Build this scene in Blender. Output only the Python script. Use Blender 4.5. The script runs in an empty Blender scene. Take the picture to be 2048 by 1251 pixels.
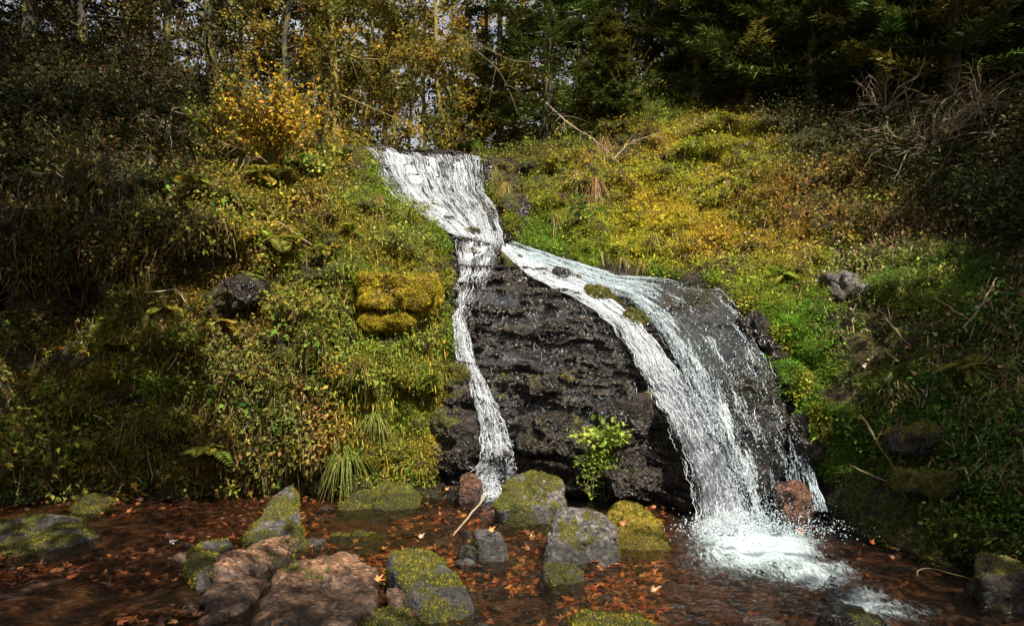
import bpy, bmesh, math, random
import numpy as np
from mathutils import Vector, Matrix
rng = np.random.default_rng(7)
random.seed(7)
SC = bpy.context.scene
COL = SC.collection
R = math.radians

# ------------------------------------------------------------------ camera, sky, sun, exposure
FPX, CX, HZ, CH = 1365.0, 1024.0, 750.0, 1.6          # focal length in photo pixels, centre column, horizon row, eye height
cam = bpy.data.cameras.new('camera'); camo = bpy.data.objects.new('camera', cam); COL.objects.link(camo)
camo.location = (0, 0, CH); camo.rotation_euler = (R(90), 0, 0)
cam.lens = 24.0; cam.sensor_width = 36.0; cam.shift_y = (HZ - 625.5) / 2048.0
cam.clip_start = 0.05; cam.clip_end = 500
SC.camera = camo
SUN_EL, SUN_AZ = 56.0, 30.0                            # azimuth: degrees to the right of straight behind the camera
SUNV = np.array([math.cos(R(SUN_EL))*math.sin(R(SUN_AZ)), -math.cos(R(SUN_EL))*math.cos(R(SUN_AZ)), math.sin(R(SUN_EL))])
w = bpy.data.worlds.new('World'); SC.world = w; w.use_nodes = True
nt = w.node_tree; nt.nodes.clear()
sky = nt.nodes.new('ShaderNodeTexSky'); sky.sky_type = 'NISHITA'; sky.sun_disc = False
sky.sun_elevation = R(SUN_EL); sky.sun_rotation = math.atan2(SUNV[0], SUNV[1])
sky.air_density = 1.0; sky.dust_density = 5.0; sky.ozone_density = 1.0
bg = nt.nodes.new('ShaderNodeBackground'); bg.inputs['Strength'].default_value = 0.072
tc = nt.nodes.new('ShaderNodeTexCoord'); cn = nt.nodes.new('ShaderNodeTexNoise'); cn.inputs['Scale'].default_value = 2.2; cn.inputs['Detail'].default_value = 6
cr = nt.nodes.new('ShaderNodeValToRGB'); cr.color_ramp.elements[0].position = .32; cr.color_ramp.elements[1].position = .62
cr.color_ramp.elements[0].color = (.45, .45, .45, 1); cr.color_ramp.elements[1].color = (.95, .95, .95, 1)
cm = nt.nodes.new('ShaderNodeMixRGB'); cm.inputs[2].default_value = (3.6, 3.65, 3.95, 1)      # thin bright cloud over the whole sky
nt.links.new(tc.outputs['Generated'], cn.inputs['Vector']); nt.links.new(cn.outputs['Fac'], cr.inputs[0]); nt.links.new(cr.outputs[0], cm.inputs[0]); nt.links.new(sky.outputs[0], cm.inputs[1])
wo = nt.nodes.new('ShaderNodeOutputWorld')
nt.links.new(cm.outputs[0], bg.inputs[0]); nt.links.new(bg.outputs[0], wo.inputs[0])
sl = bpy.data.lights.new('sun', 'SUN'); sl.energy = 4.3; sl.angle = R(0.5); sl.color = (1.0, 0.93, 0.82)
so = bpy.data.objects.new('sun', sl); COL.objects.link(so)
so.rotation_euler = Vector(SUNV).to_track_quat('Z', 'Y').to_euler()
so.location = (6, -9, 16)
SC.view_settings.view_transform = 'Standard'; SC.view_settings.look = 'None'
SC.view_settings.exposure = 1.25; SC.view_settings.gamma = 1.0
SC.render.engine = 'CYCLES'
SC.cycles.max_bounces = 5; SC.cycles.diffuse_bounces = 2; SC.cycles.glossy_bounces = 2
SC.cycles.transmission_bounces = 3; SC.cycles.transparent_max_bounces = 10
SC.cycles.caustics_reflective = False; SC.cycles.caustics_refractive = False
SC.cycles.use_denoising = True
SC.cycles.denoising_prefilter = 'ACCURATE'

# ------------------------------------------------------------------ numeric helpers
def at(px, py, Y):
    px, py, Y = np.broadcast_arrays(np.asarray(px, float), np.asarray(py, float), np.asarray(Y, float))
    return np.stack([(px-CX)/FPX*Y, Y, CH+(HZ-py)/FPX*Y], -1)
def pix(P):
    return CX+FPX*P[..., 0]/P[..., 1], HZ-FPX*(P[..., 2]-CH)/P[..., 1]
def hsh(ix, iy, iz, s):
    h = (ix.astype(np.int64)*374761393 + iy.astype(np.int64)*668265263 + iz.astype(np.int64)*2147483647 + s*974711) & 0x7fffffff
    h = ((h ^ (h >> 13))*1274126177) & 0x7fffffff
    h = ((h ^ (h >> 16))*668265263) & 0x7fffffff
    return ((h ^ (h >> 15)) & 0xffff)/65535.0
def noise(P, s=0):
    P = np.asarray(P, float); i = np.floor(P); f = P-i; f = f*f*(3-2*f); i = i.astype(np.int64)
    o = 0
    for a in (0, 1):
        for b in (0, 1):
            for c in (0, 1):
                wgt = (f[..., 0] if a else 1-f[..., 0])*(f[..., 1] if b else 1-f[..., 1])*(f[..., 2] if c else 1-f[..., 2])
                o = o + wgt*hsh(i[..., 0]+a, i[..., 1]+b, i[..., 2]+c, s)
    return o*2-1
def fbm(P, oct=4, s=0, gain=.5):
    P = np.asarray(P, float); o = 0; a = 1.0
    for k in range(oct):
        o = o+a*noise(P*(2.03**k)+k*17.3, s+k); a *= gain
    return o
def worley(u, v, s=0):
    """2-D cells -> random value of the cell, offset from its centre, distance to the nearest border"""
    iu = np.floor(u).astype(np.int64); iv = np.floor(v).astype(np.int64); z0 = np.zeros_like(iu)
    f1 = np.full(u.shape, 9.); f2 = np.full(u.shape, 9.); cid = np.zeros(u.shape); du = np.zeros(u.shape); dv = np.zeros(u.shape)
    for a in (-1, 0, 1):
        for b in (-1, 0, 1):
            cu = iu+a+hsh(iu+a, iv+b, z0, s+1); cv = iv+b+hsh(iu+a, iv+b, z0, s+2); d = np.maximum(np.abs(u-cu), np.abs(v-cv))*.6+.4*np.hypot(u-cu, v-cv)
            m = d < f1; f2 = np.where(m, f1, np.minimum(f2, d)); f1 = np.where(m, d, f1)
            cid = np.where(m, hsh(iu+a, iv+b, z0, s+3), cid); du = np.where(m, u-cu, du); dv = np.where(m, v-cv, dv)
    return cid, du, dv, f2-f1
def rockdisp(x, z):
    """fractured wet rock: blocks at three scales, cracks, strata"""
    P = np.stack([x, np.zeros_like(x), z], -1); wx_ = .10*fbm(P*2.2, 3, 201); wz_ = .07*fbm(P*2.2, 3, 203)
    o = 0
    for su, sv, amp, cr, sd_ in ((.75, 3.0, .24, .06, 1), (1.7, 8.0, .12, .045, 11), (5.0, 16., .05, .02, 21)):
        c, du, dv, e = worley((x+wx_)*su+.3*z, (z+wz_+.06*x)*sv, sd_)
        o = o-amp*(c-.5)-amp*.55*(dv*.8+du*(c*7 % 1-.5))+cr*(1-sstep(.0, .14, e))
    return o+.03*fbm(P*9, 4, 207, .6)
def sstep(a, b, x):
    t = np.clip((x-a)/(b-a), 0, 1); return t*t*(3-2*t)
def st3(*a): return np.stack(np.broadcast_arrays(*a), -1)
def unit(v): return v/np.maximum(np.linalg.norm(v, axis=-1, keepdims=True), 1e-9)
def inpoly(px, py, poly):
    px = np.asarray(px, float); py = np.asarray(py, float); c = np.zeros(px.shape, bool); n = len(poly)
    for i in range(n):
        x1, y1 = poly[i]; x2, y2 = poly[(i+1) % n]
        if y1 == y2: continue
        m = ((y1 > py) != (y2 > py)) & (px < (x2-x1)*(py-y1)/(y2-y1)+x1)
        c ^= m
    return c

# ------------------------------------------------------------------ mesh helpers
def mk(name, parts, mat, parent=None, smooth=False, label=None, cat=None, group=None, kind=None):
    parts = [p for p in parts if len(p[0])]
    nv = 0; Vs = []; L = []; S = []; Cs = []; ls = 0
    for p in parts:
        V, F = np.asarray(p[0], float), np.asarray(p[1])
        Vs.append(V); L.append((F+nv).ravel()); k = F.shape[1]
        S.append(np.arange(len(F))*k+ls); ls += F.size; nv += len(V)
        c = p[2] if len(p) > 2 and p[2] is not None else np.ones((len(V), 3))*.5
        c = np.asarray(c, float)
        if c.ndim == 1: c = np.repeat(c[None], len(V), 0)
        Cs.append(c)
    V = np.concatenate(Vs); L = np.concatenate(L).astype(np.int32); S = np.concatenate(S).astype(np.int32); C = np.concatenate(Cs)
    me = bpy.data.meshes.new(name)
    me.vertices.add(len(V)); me.vertices.foreach_set('co', V.astype(np.float32).ravel())
    me.loops.add(len(L)); me.loops.foreach_set('vertex_index', L)
    me.polygons.add(len(S)); me.polygons.foreach_set('loop_start', S)
    if smooth: me.polygons.foreach_set('use_smooth', np.ones(len(S), bool))
    me.update(calc_edges=True)
    ca = me.color_attributes.new('col', 'FLOAT_COLOR', 'POINT')
    ca.data.foreach_set('color', np.concatenate([C, np.ones((len(C), 1))], 1).astype(np.float32).ravel())
    me.materials.append(mat)
    o = bpy.data.objects.new(name, me); COL.objects.link(o)
    if parent is not None: o.parent = parent; o.matrix_parent_inverse = parent.matrix_basis.inverted()
    tag(o, label, cat, group, kind)
    return o
def tag(o, label=None, cat=None, group=None, kind=None):
    if label: o['label'] = label
    if cat: o['category'] = cat
    if group: o['group'] = group
    if kind: o['kind'] = kind
    return o
def empty(name, loc, label, cat, group=None):
    o = bpy.data.objects.new(name, None); COL.objects.link(o); o.location = [float(v) for v in loc]
    o.empty_display_size = .05
    bpy.context.view_layer.update() if False else None
    o.matrix_basis = Matrix.Translation(o.location)
    return tag(o, label, cat, group)
def tubes(P, r, sides=5, col=None):
    """P (n,k,3) polylines, r (n,k) radii -> one part"""
    P = np.asarray(P, float)
    if P.ndim == 2: P = P[None]
    n, k = P.shape[:2]
    r = np.broadcast_to(np.asarray(r, float), (n, k))
    T = np.empty_like(P); T[:, 1:-1] = P[:, 2:]-P[:, :-2]; T[:, 0] = P[:, 1]-P[:, 0]; T[:, -1] = P[:, -1]-P[:, -2]
    T = unit(T)
    ref = np.where(np.abs(T[:, :1, 2:3]) > .9, np.array([1., 0, 0]), np.array([0, 0, 1.]))
    A = unit(np.cross(T, np.broadcast_to(ref, T.shape))); B = np.cross(T, A)
    an = np.arange(sides)/sides*2*np.pi
    V = P[:, :, None]+r[:, :, None, None]*(A[:, :, None]*np.cos(an)[:, None]+B[:, :, None]*np.sin(an)[:, None])
    idx = np.arange(n*k*sides).reshape(n, k, sides)
    a = idx[:, :-1]; b = idx[:, 1:]
    F = np.stack([a, np.roll(a, -1, 2), np.roll(b, -1, 2), b], -1).reshape(-1, 4)
    if col is not None:
        col = np.asarray(col, float)
        if col.ndim == 2: col = np.repeat(col, k*sides, 0)
    return V.reshape(-1, 3), F, col
def frames(d, n):
    d = unit(d); s = unit(np.cross(n, d)); n2 = np.cross(d, s)
    return np.stack([s, d, n2], -1)                       # columns: side, tip direction, up
TLEAF = (np.array([[0, 0, 0], [-.30, .42, .06], [0, .45, -.05], [.30, .42, .06], [0, 1., -.10]]), np.array([[0, 2, 1], [0, 3, 2], [1, 2, 4], [2, 3, 4]]))
TBLADE = (np.array([[-.035, 0, 0], [.035, 0, 0], [-.035, .5, .0], [.035, .5, .0], [0, 1, -.12]]), None)
TQUAD = (np.array([[0, 0, 0], [-.28, .5, .04], [.28, .5, .04], [0, 1, -.06]]), np.array([[0, 2, 1], [1, 2, 3]]))
TNEED = (np.array([[-.07, 0, 0], [.07, 0, 0], [0, 1, -.08]]), np.array([[0, 1, 2]]))
def lobed():
    pts = [(0, 0, 0)]
    for a, r in ((-100, .34), (-75, .22), (-48, .62), (-28, .33), (0, 1.0), (28, .33), (48, .62), (75, .22), (100, .34)):
        pts.append((math.sin(R(a))*r*.8, math.cos(R(a))*r*.8+.12, .05*math.cos(a*.11)-.12*r*r))
    return np.array(pts), np.array([[0, i+1, i] for i in range(1, 9)])
TLOBE = lobed()
def inst(T, pos, Rm, sc, col, bend=None):
    tv, tf = T
    n = len(pos)
    sc = np.asarray(sc, float)
    if sc.ndim == 0: sc = np.full(n, float(sc))
    L = tv[None]*(sc[:, None, None] if sc.ndim == 1 else sc[:, None, :])
    V = np.einsum('nij,nkj->nki', Rm, L)+pos[:, None]
    F = (tf[None]+np.arange(n)[:, None, None]*len(tv)).reshape(-1, tf.shape[1])
    C = np.repeat(col, len(tv), 0)
    return V.reshape(-1, 3), F, C
def blades(pos, d, length, width, col, droop=.5, segs=3, rs=None):
    """curved grass blades: start direction d, bending down by droop"""
    n = len(pos); t = np.linspace(0, 1, segs+1)
    length = np.broadcast_to(np.asarray(length, float), (n,)); droop = np.broadcast_to(np.asarray(droop, float), (n,))
    P = pos[:, None]+d[:, None]*(t*1.0)[None, :, None]*length[:, None, None]
    P[:, :, 2] -= (droop*length)[:, None]*t[None]**2
    s = unit(np.cross(d, np.array([0, 0, 1.])+rng.normal(0, .15, (n, 3))))
    wd = (np.broadcast_to(np.asarray(width, float), (n,))[:, None]*np.array([.7, 1., .75, .08][:segs+1] if segs == 3 else np.linspace(1, .1, segs+1))[None])[..., None]
    V = np.stack([P-s[:, None]*wd, P+s[:, None]*wd], 2).reshape(n, -1, 3)
    k = 2*(segs+1)
    f = np.array([[2*i, 2*i+1, 2*i+3, 2*i+2] for i in range(segs)])
    F = (f[None]+np.arange(n)[:, None, None]*k).reshape(-1, 4)
    return V.reshape(-1, 3), F, np.repeat(col, k, 0)
def pal(n, items, jit=.18):
    """items: (weight, (r,g,b)) list -> n colours with jitter"""
    wt = np.array([i[0] for i in items], float); wt /= wt.sum()
    c = np.array([i[1] for i in items], float)[rng.choice(len(items), n, p=wt)]
    return np.clip(c*(1+rng.normal(0, jit, (n, 1)))*(1+rng.normal(0, jit*.35, (n, 3))), .003, .9)

# ------------------------------------------------------------------ materials
def newmat(name):
    m = bpy.data.materials.new(name); m.use_nodes = True; t = m.node_tree; t.nodes.clear()
    out = t.nodes.new('ShaderNodeOutputMaterial')
    def N(typ, **kw):
        n = t.nodes.new(typ)
        for k, v in kw.items():
            if k in n.inputs: n.inputs[k].default_value = v
            else: setattr(n, k, v)
        return n
    return m, t, N, t.links.new, out
def ramp(N, stops):
    r = N('ShaderNodeValToRGB'); e = r.color_ramp.elements
    while len(e) < len(stops): e.new(.5)
    for el, (p, c) in zip(e, stops):
        el.position = p; el.color = (c, c, c, 1) if np.isscalar(c) else (*c, 1)
    return r
def leaf_mat(name, trans=.35, rough=.6, spec=.12):
    m, t, N, ln, out = newmat(name)
    a = N('ShaderNodeAttribute', attribute_name='col')
    geo = N('ShaderNodeNewGeometry')
    nz = N('ShaderNodeTexNoise', Scale=35.0, Detail=3.0); ln(geo.outputs['Position'], nz.inputs['Vector'])
    rp = ramp(N, [(.3, .65), (.7, 1.3)]); ln(nz.outputs['Fac'], rp.inputs[0])
    mx = N('ShaderNodeMixRGB', blend_type='MULTIPLY', Fac=1.0); ln(a.outputs['Color'], mx.inputs[1]); ln(rp.outputs[0], mx.inputs[2])
    p = N('ShaderNodeBsdfPrincipled', Roughness=rough); p.inputs['Specular IOR Level'].default_value = spec
    ln(mx.outputs[0], p.inputs['Base Color'])
    tr = N('ShaderNodeBsdfTranslucent'); ln(mx.outputs[0], tr.inputs[0])
    ms = N('ShaderNodeMixShader', Fac=trans); ln(p.outputs[0], ms.inputs[1]); ln(tr.outputs[0], ms.inputs[2])
    ln(ms.outputs[0], out.inputs[0])
    return m
def bark_mat(name, c1, c2, moss=0.0, mossc=(.12, .11, .02)):
    m, t, N, ln, out = newmat(name)
    geo = N('ShaderNodeNewGeometry')
    mp = N('ShaderNodeMapping'); mp.inputs['Scale'].default_value = (22, 22, 4); ln(geo.outputs['Position'], mp.inputs[0])
    nz = N('ShaderNodeTexNoise', Scale=1.0, Detail=6.0, Roughness=.65); ln(mp.outputs[0], nz.inputs['Vector'])
    rp = ramp(N, [(.3, c1), (.72, c2)]); ln(nz.outputs['Fac'], rp.inputs[0])
    n2 = N('ShaderNodeTexNoise', Scale=2.6, Detail=5.0, Roughness=.7); ln(geo.outputs['Position'], n2.inputs['Vector'])
    r2 = ramp(N, [(.5-.25*moss, 0.0), (.62-.25*moss, 1.0 if moss > 0 else 0.0)]); ln(n2.outputs['Fac'], r2.inputs[0])
    mx = N('ShaderNodeMixRGB'); ln(r2.outputs[0], mx.inputs[0]); ln(rp.outputs[0], mx.inputs[1]); mx.inputs[2].default_value = (*mossc, 1)
    p = N('ShaderNodeBsdfPrincipled', Roughness=.85); ln(mx.outputs[0], p.inputs['Base Color'])
    b = N('ShaderNodeBump', Strength=.7, Distance=.02); ln(nz.outputs['Fac'], b.inputs['Height']); ln(b.outputs[0], p.inputs['Normal'])
    ln(p.outputs[0], out.inputs[0])
    return m
def stone_mat(name, c1, c2, speck, rough=.75, wet=0.0, bump=.5, scale=1.0, mc=((.012, .018, .004), (.06, .065, .010), (.19, .15, .016))):
    """col attribute: r = moss cover, g = stain, b = unused"""
    m, t, N, ln, out = newmat(name)
    geo = N('ShaderNodeNewGeometry'); a = N('ShaderNodeAttribute', attribute_name='col')
    sp = N('ShaderNodeSeparateColor'); ln(a.outputs['Color'], sp.inputs[0])
    n1 = N('ShaderNodeTexNoise', Scale=3.2*scale, Detail=9.0, Roughness=.68); ln(geo.outputs['Position'], n1.inputs['Vector'])
    r1 = ramp(N, [(.3, c1), (.7, c2)]); ln(n1.outputs['Fac'], r1.inputs[0])
    n2 = N('ShaderNodeTexVoronoi', Scale=30.0*scale); ln(geo.outputs['Position'], n2.inputs['Vector'])
    n2b = N('ShaderNodeTexNoise', Scale=24.0*scale, Detail=2.0, Roughness=.6); ln(geo.outputs['Position'], n2b.inputs['Vector'])
    r2 = ramp(N, [(.08, .18), (.35, .8), (.75, 1.1), (.97, 2.4)]); vs = N('ShaderNodeSeparateColor'); ln(n2.outputs['Color'], vs.inputs[0]); ln(vs.outputs[0], r2.inputs[0])
    mx = N('ShaderNodeMixRGB', blend_type='MULTIPLY', Fac=speck); ln(r1.outputs[0], mx.inputs[1]); ln(r2.outputs[0], mx.inputs[2])
    # moss
    n3 = N('ShaderNodeTexNoise', Scale=14.0, Detail=7.0, Roughness=.75); ln(geo.outputs['Position'], n3.inputs['Vector'])
    r3 = ramp(N, [(.3, mc[0]), (.5, mc[1]), (.7, mc[2])]); ln(n3.outputs['Fac'], r3.inputs[0])
    ad = N('ShaderNodeMath', operation='ADD'); ln(sp.outputs[0], ad.inputs[0])
    sb = N('ShaderNodeMath', operation='SUBTRACT'); ln(n3.outputs['Fac'], sb.inputs[0]); sb.inputs[1].default_value = .5
    ml = N('ShaderNodeMath', operation='MULTIPLY'); ln(sb.outputs[0], ml.inputs[0]); ml.inputs[1].default_value = 1.6
    ln(ml.outputs[0], ad.inputs[1])
    rm = ramp(N, [(.42, 0.0), (.58, 1.0)]); ln(ad.outputs[0], rm.inputs[0])
    m2 = N('ShaderNodeMixRGB'); ln(rm.outputs[0], m2.inputs[0]); ln(mx.outputs[0], m2.inputs[1]); ln(r3.outputs[0], m2.inputs[2])
    # wet band at the water line
    sx = N('ShaderNodeSeparateXYZ'); ln(geo.outputs['Position'], sx.inputs[0])
    az = N('ShaderNodeMath', operation='MULTIPLY_ADD'); ln(n1.outputs['Fac'], az.inputs[0]); az.inputs[1].default_value = -.24; ln(sx.outputs[2], az.inputs[2])
    rw = ramp(N, [(.0, .38), (.05, 1.0)]); ln(az.outputs[0], rw.inputs[0])
    mw = N('ShaderNodeMixRGB', blend_type='MULTIPLY', Fac=1.0); ln(m2.outputs[0], mw.inputs[1]); ln(rw.outputs[0], mw.inputs[2])
    p = N('ShaderNodeBsdfPrincipled'); ln(mw.outputs[0], p.inputs['Base Color'])
    rr = ramp(N, [(.35, rough*(1-wet*.75)), (.7, rough)]); ln(n1.outputs['Fac'], rr.inputs[0])
    m3 = N('ShaderNodeMixRGB'); ln(rm.outputs[0], m3.inputs[0]); ln(rr.outputs[0], m3.inputs[1]); m3.inputs[2].default_value = (.95, .95, .95, 1)
    ln(m3.outputs[0], p.inputs['Roughness'])
    hs = N('ShaderNodeMath', operation='ADD'); ln(n1.outputs['Fac'], hs.inputs[0])
    h2 = N('ShaderNodeMath', operation='MULTIPLY'); ln(n2b.outputs['Fac'], h2.inputs[0]); h2.inputs[1].default_value = .5; ln(h2.outputs[0], hs.inputs[1])
    b = N('ShaderNodeBump', Strength=bump, Distance=.16); ln(hs.outputs[0], b.inputs['Height']); ln(b.outputs[0], p.inputs['Normal'])
    ln(p.outputs[0], out.inputs[0])
    return m
def white_mat(name, tint=(.86, .9, .93)):
    m, t, N, ln, out = newmat(name)
    p = N('ShaderNodeBsdfPrincipled', Roughness=.15); p.inputs['Base Color'].default_value = (*[c*.95 for c in tint], 1)
    p.inputs['Specular IOR Level'].default_value = .5
    tr = N('ShaderNodeBsdfTranslucent'); tr.inputs[0].default_value = (*tint, 1)
    ms = N('ShaderNodeMixShader', Fac=.45); ln(p.outputs[0], ms.inputs[1]); ln(tr.outputs[0], ms.inputs[2])
    tp = N('ShaderNodeBsdfTransparent'); m4 = N('ShaderNodeMixShader', Fac=.08); ln(ms.outputs[0], m4.inputs[1]); ln(tp.outputs[0], m4.inputs[2])
    ln(m4.outputs[0], out.inputs[0])
    return m
def film_mat(name, sx, sy, lo, hi):
    """thin running water: clear film with streaks of white; col.r = whiteness, col.gb = flow coordinates"""
    m, t, N, ln, out = newmat(name)
    a = N('ShaderNodeAttribute', attribute_name='col'); sp = N('ShaderNodeSeparateColor'); ln(a.outputs['Color'], sp.inputs[0])
    cb = N('ShaderNodeCombineXYZ'); ln(sp.outputs[1], cb.inputs[0]); ln(sp.outputs[2], cb.inputs[1])
    mp = N('ShaderNodeMapping'); mp.inputs['Scale'].default_value = (sx, sy, 1); ln(cb.outputs[0], mp.inputs[0])
    nz = N('ShaderNodeTexNoise', Scale=1.0, Detail=6.0, Roughness=.7, Distortion=.6); ln(mp.outputs[0], nz.inputs['Vector'])
    ad = N('ShaderNodeMath', operation='ADD'); ln(nz.outputs['Fac'], ad.inputs[0]); ln(sp.outputs[0], ad.inputs[1])
    rp = ramp(N, [(lo, 0.0), (hi, 1.0)]); ln(ad.outputs[0], rp.inputs[0])
    b = N('ShaderNodeBump', Strength=.8, Distance=.03); ln(nz.outputs['Fac'], b.inputs['Height'])
    wh = N('ShaderNodeBsdfPrincipled', Roughness=.25); wh.inputs['Base Color'].default_value = (.84, .88, .9, 1); ln(b.outputs[0], wh.inputs['Normal'])
    gl = N('ShaderNodeBsdfGlossy', Roughness=.12); ln(b.outputs[0], gl.inputs['Normal'])
    tp = N('ShaderNodeBsdfTransparent'); tp.inputs[0].default_value = (.93, .95, .95, 1)
    fr = N('ShaderNodeFresnel', IOR=1.33); ln(b.outputs[0], fr.inputs['Normal'])
    tp.inputs[0].default_value = (.98, .99, .99, 1)
    sc_ = N('ShaderNodeMath', operation='MULTIPLY'); ln(fr.outputs[0], sc_.inputs[0]); sc_.inputs[1].default_value = .35
    m1 = N('ShaderNodeMixShader'); ln(sc_.outputs[0], m1.inputs[0]); ln(tp.outputs[0], m1.inputs[1]); ln(gl.outputs[0], m1.inputs[2])
    m2 = N('ShaderNodeMixShader'); ln(rp.outputs[0], m2.inputs[0]); ln(m1.outputs[0], m2.inputs[1]); ln(wh.outputs[0], m2.inputs[2])
    ln(m2.outputs[0], out.inputs[0])
    return m
M_LEAF = leaf_mat('leaf', .38)
M_GRASS = leaf_mat('grass_blade', .3, .5, .2)
M_MOSS = leaf_mat('moss_tuft', .35, .8, .08)
M_NEEDLE = leaf_mat('conifer_needle', .15, .6, .12)
M_DEADLEAF = leaf_mat('fallen_leaf', .1, .3, .5)
M_BARK = bark_mat('bark', (.030, .022, .013), (.10, .075, .04), .25)
M_BARKY = bark_mat('mossy_bark', (.05, .036, .015), (.16, .12, .05), .6, (.20, .15, .02))
M_BARKD = bark_mat('dark_bark', (.012, .010, .008), (.05, .04, .028), .2)
M_TWIG = bark_mat('dry_twig', (.20, .14, .085), (.46, .36, .25), 0)
M_TWIGD = bark_mat('brown_twig', (.08, .05, .03), (.22, .15, .085), .2)
M_ROCKD = stone_mat('wet_dark_rock', (.005, .0038, .0028), (.046, .034, .023), .9, .34, .75, 1.0)
M_ROCKG = stone_mat('grey_granite', (.030, .027, .024), (.145, .127, .112), .85, .7, .2, .9)
M_GOLD = stone_mat('golden_moss_stone', (.055, .05, .047), (.22, .195, .18), .85, .7, .2, .9, 1.0, ((.04, .036, .006), (.22, .16, .014), (.50, .34, .022)))
M_ROCKP = stone_mat('pink_granite', (.036, .018, .009), (.21, .108, .052), 1.0, .7, .2, .3, 1.3)
M_ROCKB = stone_mat('brown_wet_rock', (.04, .018, .010), (.15, .065, .035), .8, .4, .6, .9)
M_WHITE = white_mat('white_water')
M_BLUEW = white_mat('blue_white_water', (.76, .86, .89))

# ------------------------------------------------------------------ the lie of the land: y = F(x, z) for the steep banks
COLS = {
 -400: [(1060,7.0),(900,7.2),(700,7.4),(500,7.8),(300,8.6),(100,10.5),(-200,13)],
 0: [(1010,8.4),(960,8.5),(800,8.8),(655,9.0),(620,10.0),(575,10.0),(520,8.9),(400,9.3),(300,10.2),(200,11.2),(100,12.5),(0,14)],
 200: [(1000,8.9),(900,8.9),(750,9.1),(665,9.2),(615,10.2),(565,10.1),(510,9.1),(400,9.6),(330,10.4),(250,11.3),(150,13),(50,15)],
 400: [(990,9.1),(900,9.1),(780,9.2),(700,9.4),(600,9.6),(545,10.1),(490,9.6),(440,9.5),(400,10.3),(330,11),(250,12),(150,14)],
 560: [(985,9.2),(900,9.2),(780,9.3),(650,9.5),(560,9.9),(480,10.2),(420,10.6),(350,11.4),(280,12.3),(220,13.5)],
 680: [(985,9.15),(880,9.1),(760,9.2),(640,9.5),(560,9.8),(480,10.3),(400,11.0),(330,12.2),(280,13.2)],
 780: [(975,9.2),(850,9.2),(700,9.3),(672,9.8),(640,9.5),(580,9.7),(545,10),(480,10.6),(420,11.3),(380,12),(330,13),(295,13.8)],
 860: [(970,9.3),(850,9.4),(700,9.7),(560,10.3),(500,10.8),(440,11.5),(400,12.2),(340,13.1),(292,13.7)],
 930: [(985,9.1),(900,9.4),(800,9.7),(700,9.95),(620,10.3),(560,10.7),(545,11.1),(490,11.2),(450,11.6),(400,12.3),(395,12.7),(320,13.3),(300,13.8)],
 1000: [(985,9.1),(900,9.3),(800,9.6),(700,9.9),(620,10.3),(560,10.7),(500,11.4),(480,11.9),(420,12.6),(330,13.5),(300,14.2)],
 1100: [(990,8.95),(900,9.1),(800,9.3),(700,9.7),(620,10.1),(570,10.5),(530,11.1),(500,11.6),(450,12.1),(380,12.8),(310,13.8),(280,14.8)],
 1220: [(1000,8.7),(900,8.8),(800,9.0),(700,9.4),(640,9.8),(600,10.2),(560,10.8),(540,11.1),(500,11.5),(420,12.1),(340,12.9),(270,14),(200,15.5)],
 1340: [(1020,8.2),(900,8.35),(800,8.6),(720,8.95),(650,9.4),(600,9.9),(565,10.5),(540,10.8),(480,11.3),(400,12),(320,12.7),(250,13.8),(200,15),(100,17)],
 1440: [(1045,7.55),(950,7.65),(850,7.85),(750,8.2),(680,8.6),(620,9.1),(580,9.7),(560,10.1),(500,10.7),(400,11.5),(300,12.4),(240,13.4),(180,14.8),(60,17.5)],
 1540: [(1045,7.5),(950,7.6),(850,7.9),(760,8.2),(700,8.55),(640,8.9),(580,9.4),(500,10.1),(400,11),(300,12),(240,13),(150,14.8),(0,18)],
 1640: [(1030,7.7),(960,7.75),(880,7.9),(800,8.1),(720,8.4),(620,8.8),(520,9.5),(420,10.4),(320,11.5),(220,13),(100,15),(-60,18)],
 1760: [(1060,7.0),(960,7.2),(860,7.4),(760,7.7),(660,8.1),(560,8.6),(460,9.4),(360,10.4),(260,11.6),(150,13.3),(0,15.5),(-200,19)],
 1900: [(1120,5.9),(1000,6.3),(900,6.6),(800,6.9),(700,7.3),(600,7.7),(500,8.4),(400,9.3),(300,10.3),(200,11.5),(50,13.5),(-200,17)],
 2048: [(1200,4.85),(1100,5.2),(1000,5.5),(900,5.9),(800,6.3),(700,6.7),(600,7.1),(500,7.7),(400,8.5),(300,9.5),(150,11.3),(0,13),(-200,16)],
 2300: [(1240,4.4),(1000,4.9),(800,5.4),(600,6),(400,7.2),(200,9),(0,11.2),(-200,14)]}
CP = np.concatenate([at(np.full(len(v), k), [a for a, b in v], [b for a, b in v]) for k, v in COLS.items()])
def tps_fit(X, y, lam):
    d = np.linalg.norm(X[:, None]-X[None], axis=-1); K = d*d*np.log(d+1e-9)
    n = len(X); A = np.zeros((n+3, n+3)); A[:n, :n] = K+lam*np.eye(n)
    Pm = np.concatenate([np.ones((n, 1)), X], 1); A[:n, n:] = Pm; A[n:, :n] = Pm.T
    return np.linalg.solve(A, np.concatenate([y, np.zeros(3)]))
XS = CP[:, [0, 2]]; WT = tps_fit(XS, CP[:, 1], .02)
def tps(Q):
    o = WT[-3]+Q[:, 0]*WT[-2]+Q[:, 1]*WT[-1]
    for k in range(0, len(Q), 40000):
        q = Q[k:k+40000]; d2 = ((q[:, None]-XS[None])**2).sum(-1)+1e-12
        o[k:k+40000] += (.5*d2*np.log(d2))@WT[:-3]
    return o
GX = np.arange(-14.5, 14.51, .05); GZ = np.arange(-.7, 15.2, .05)
gx, gz = np.meshgrid(GX, GZ, indexing='ij')
FB = tps(np.stack([gx.ravel(), gz.ravel()], 1)).reshape(gx.shape)
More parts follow.
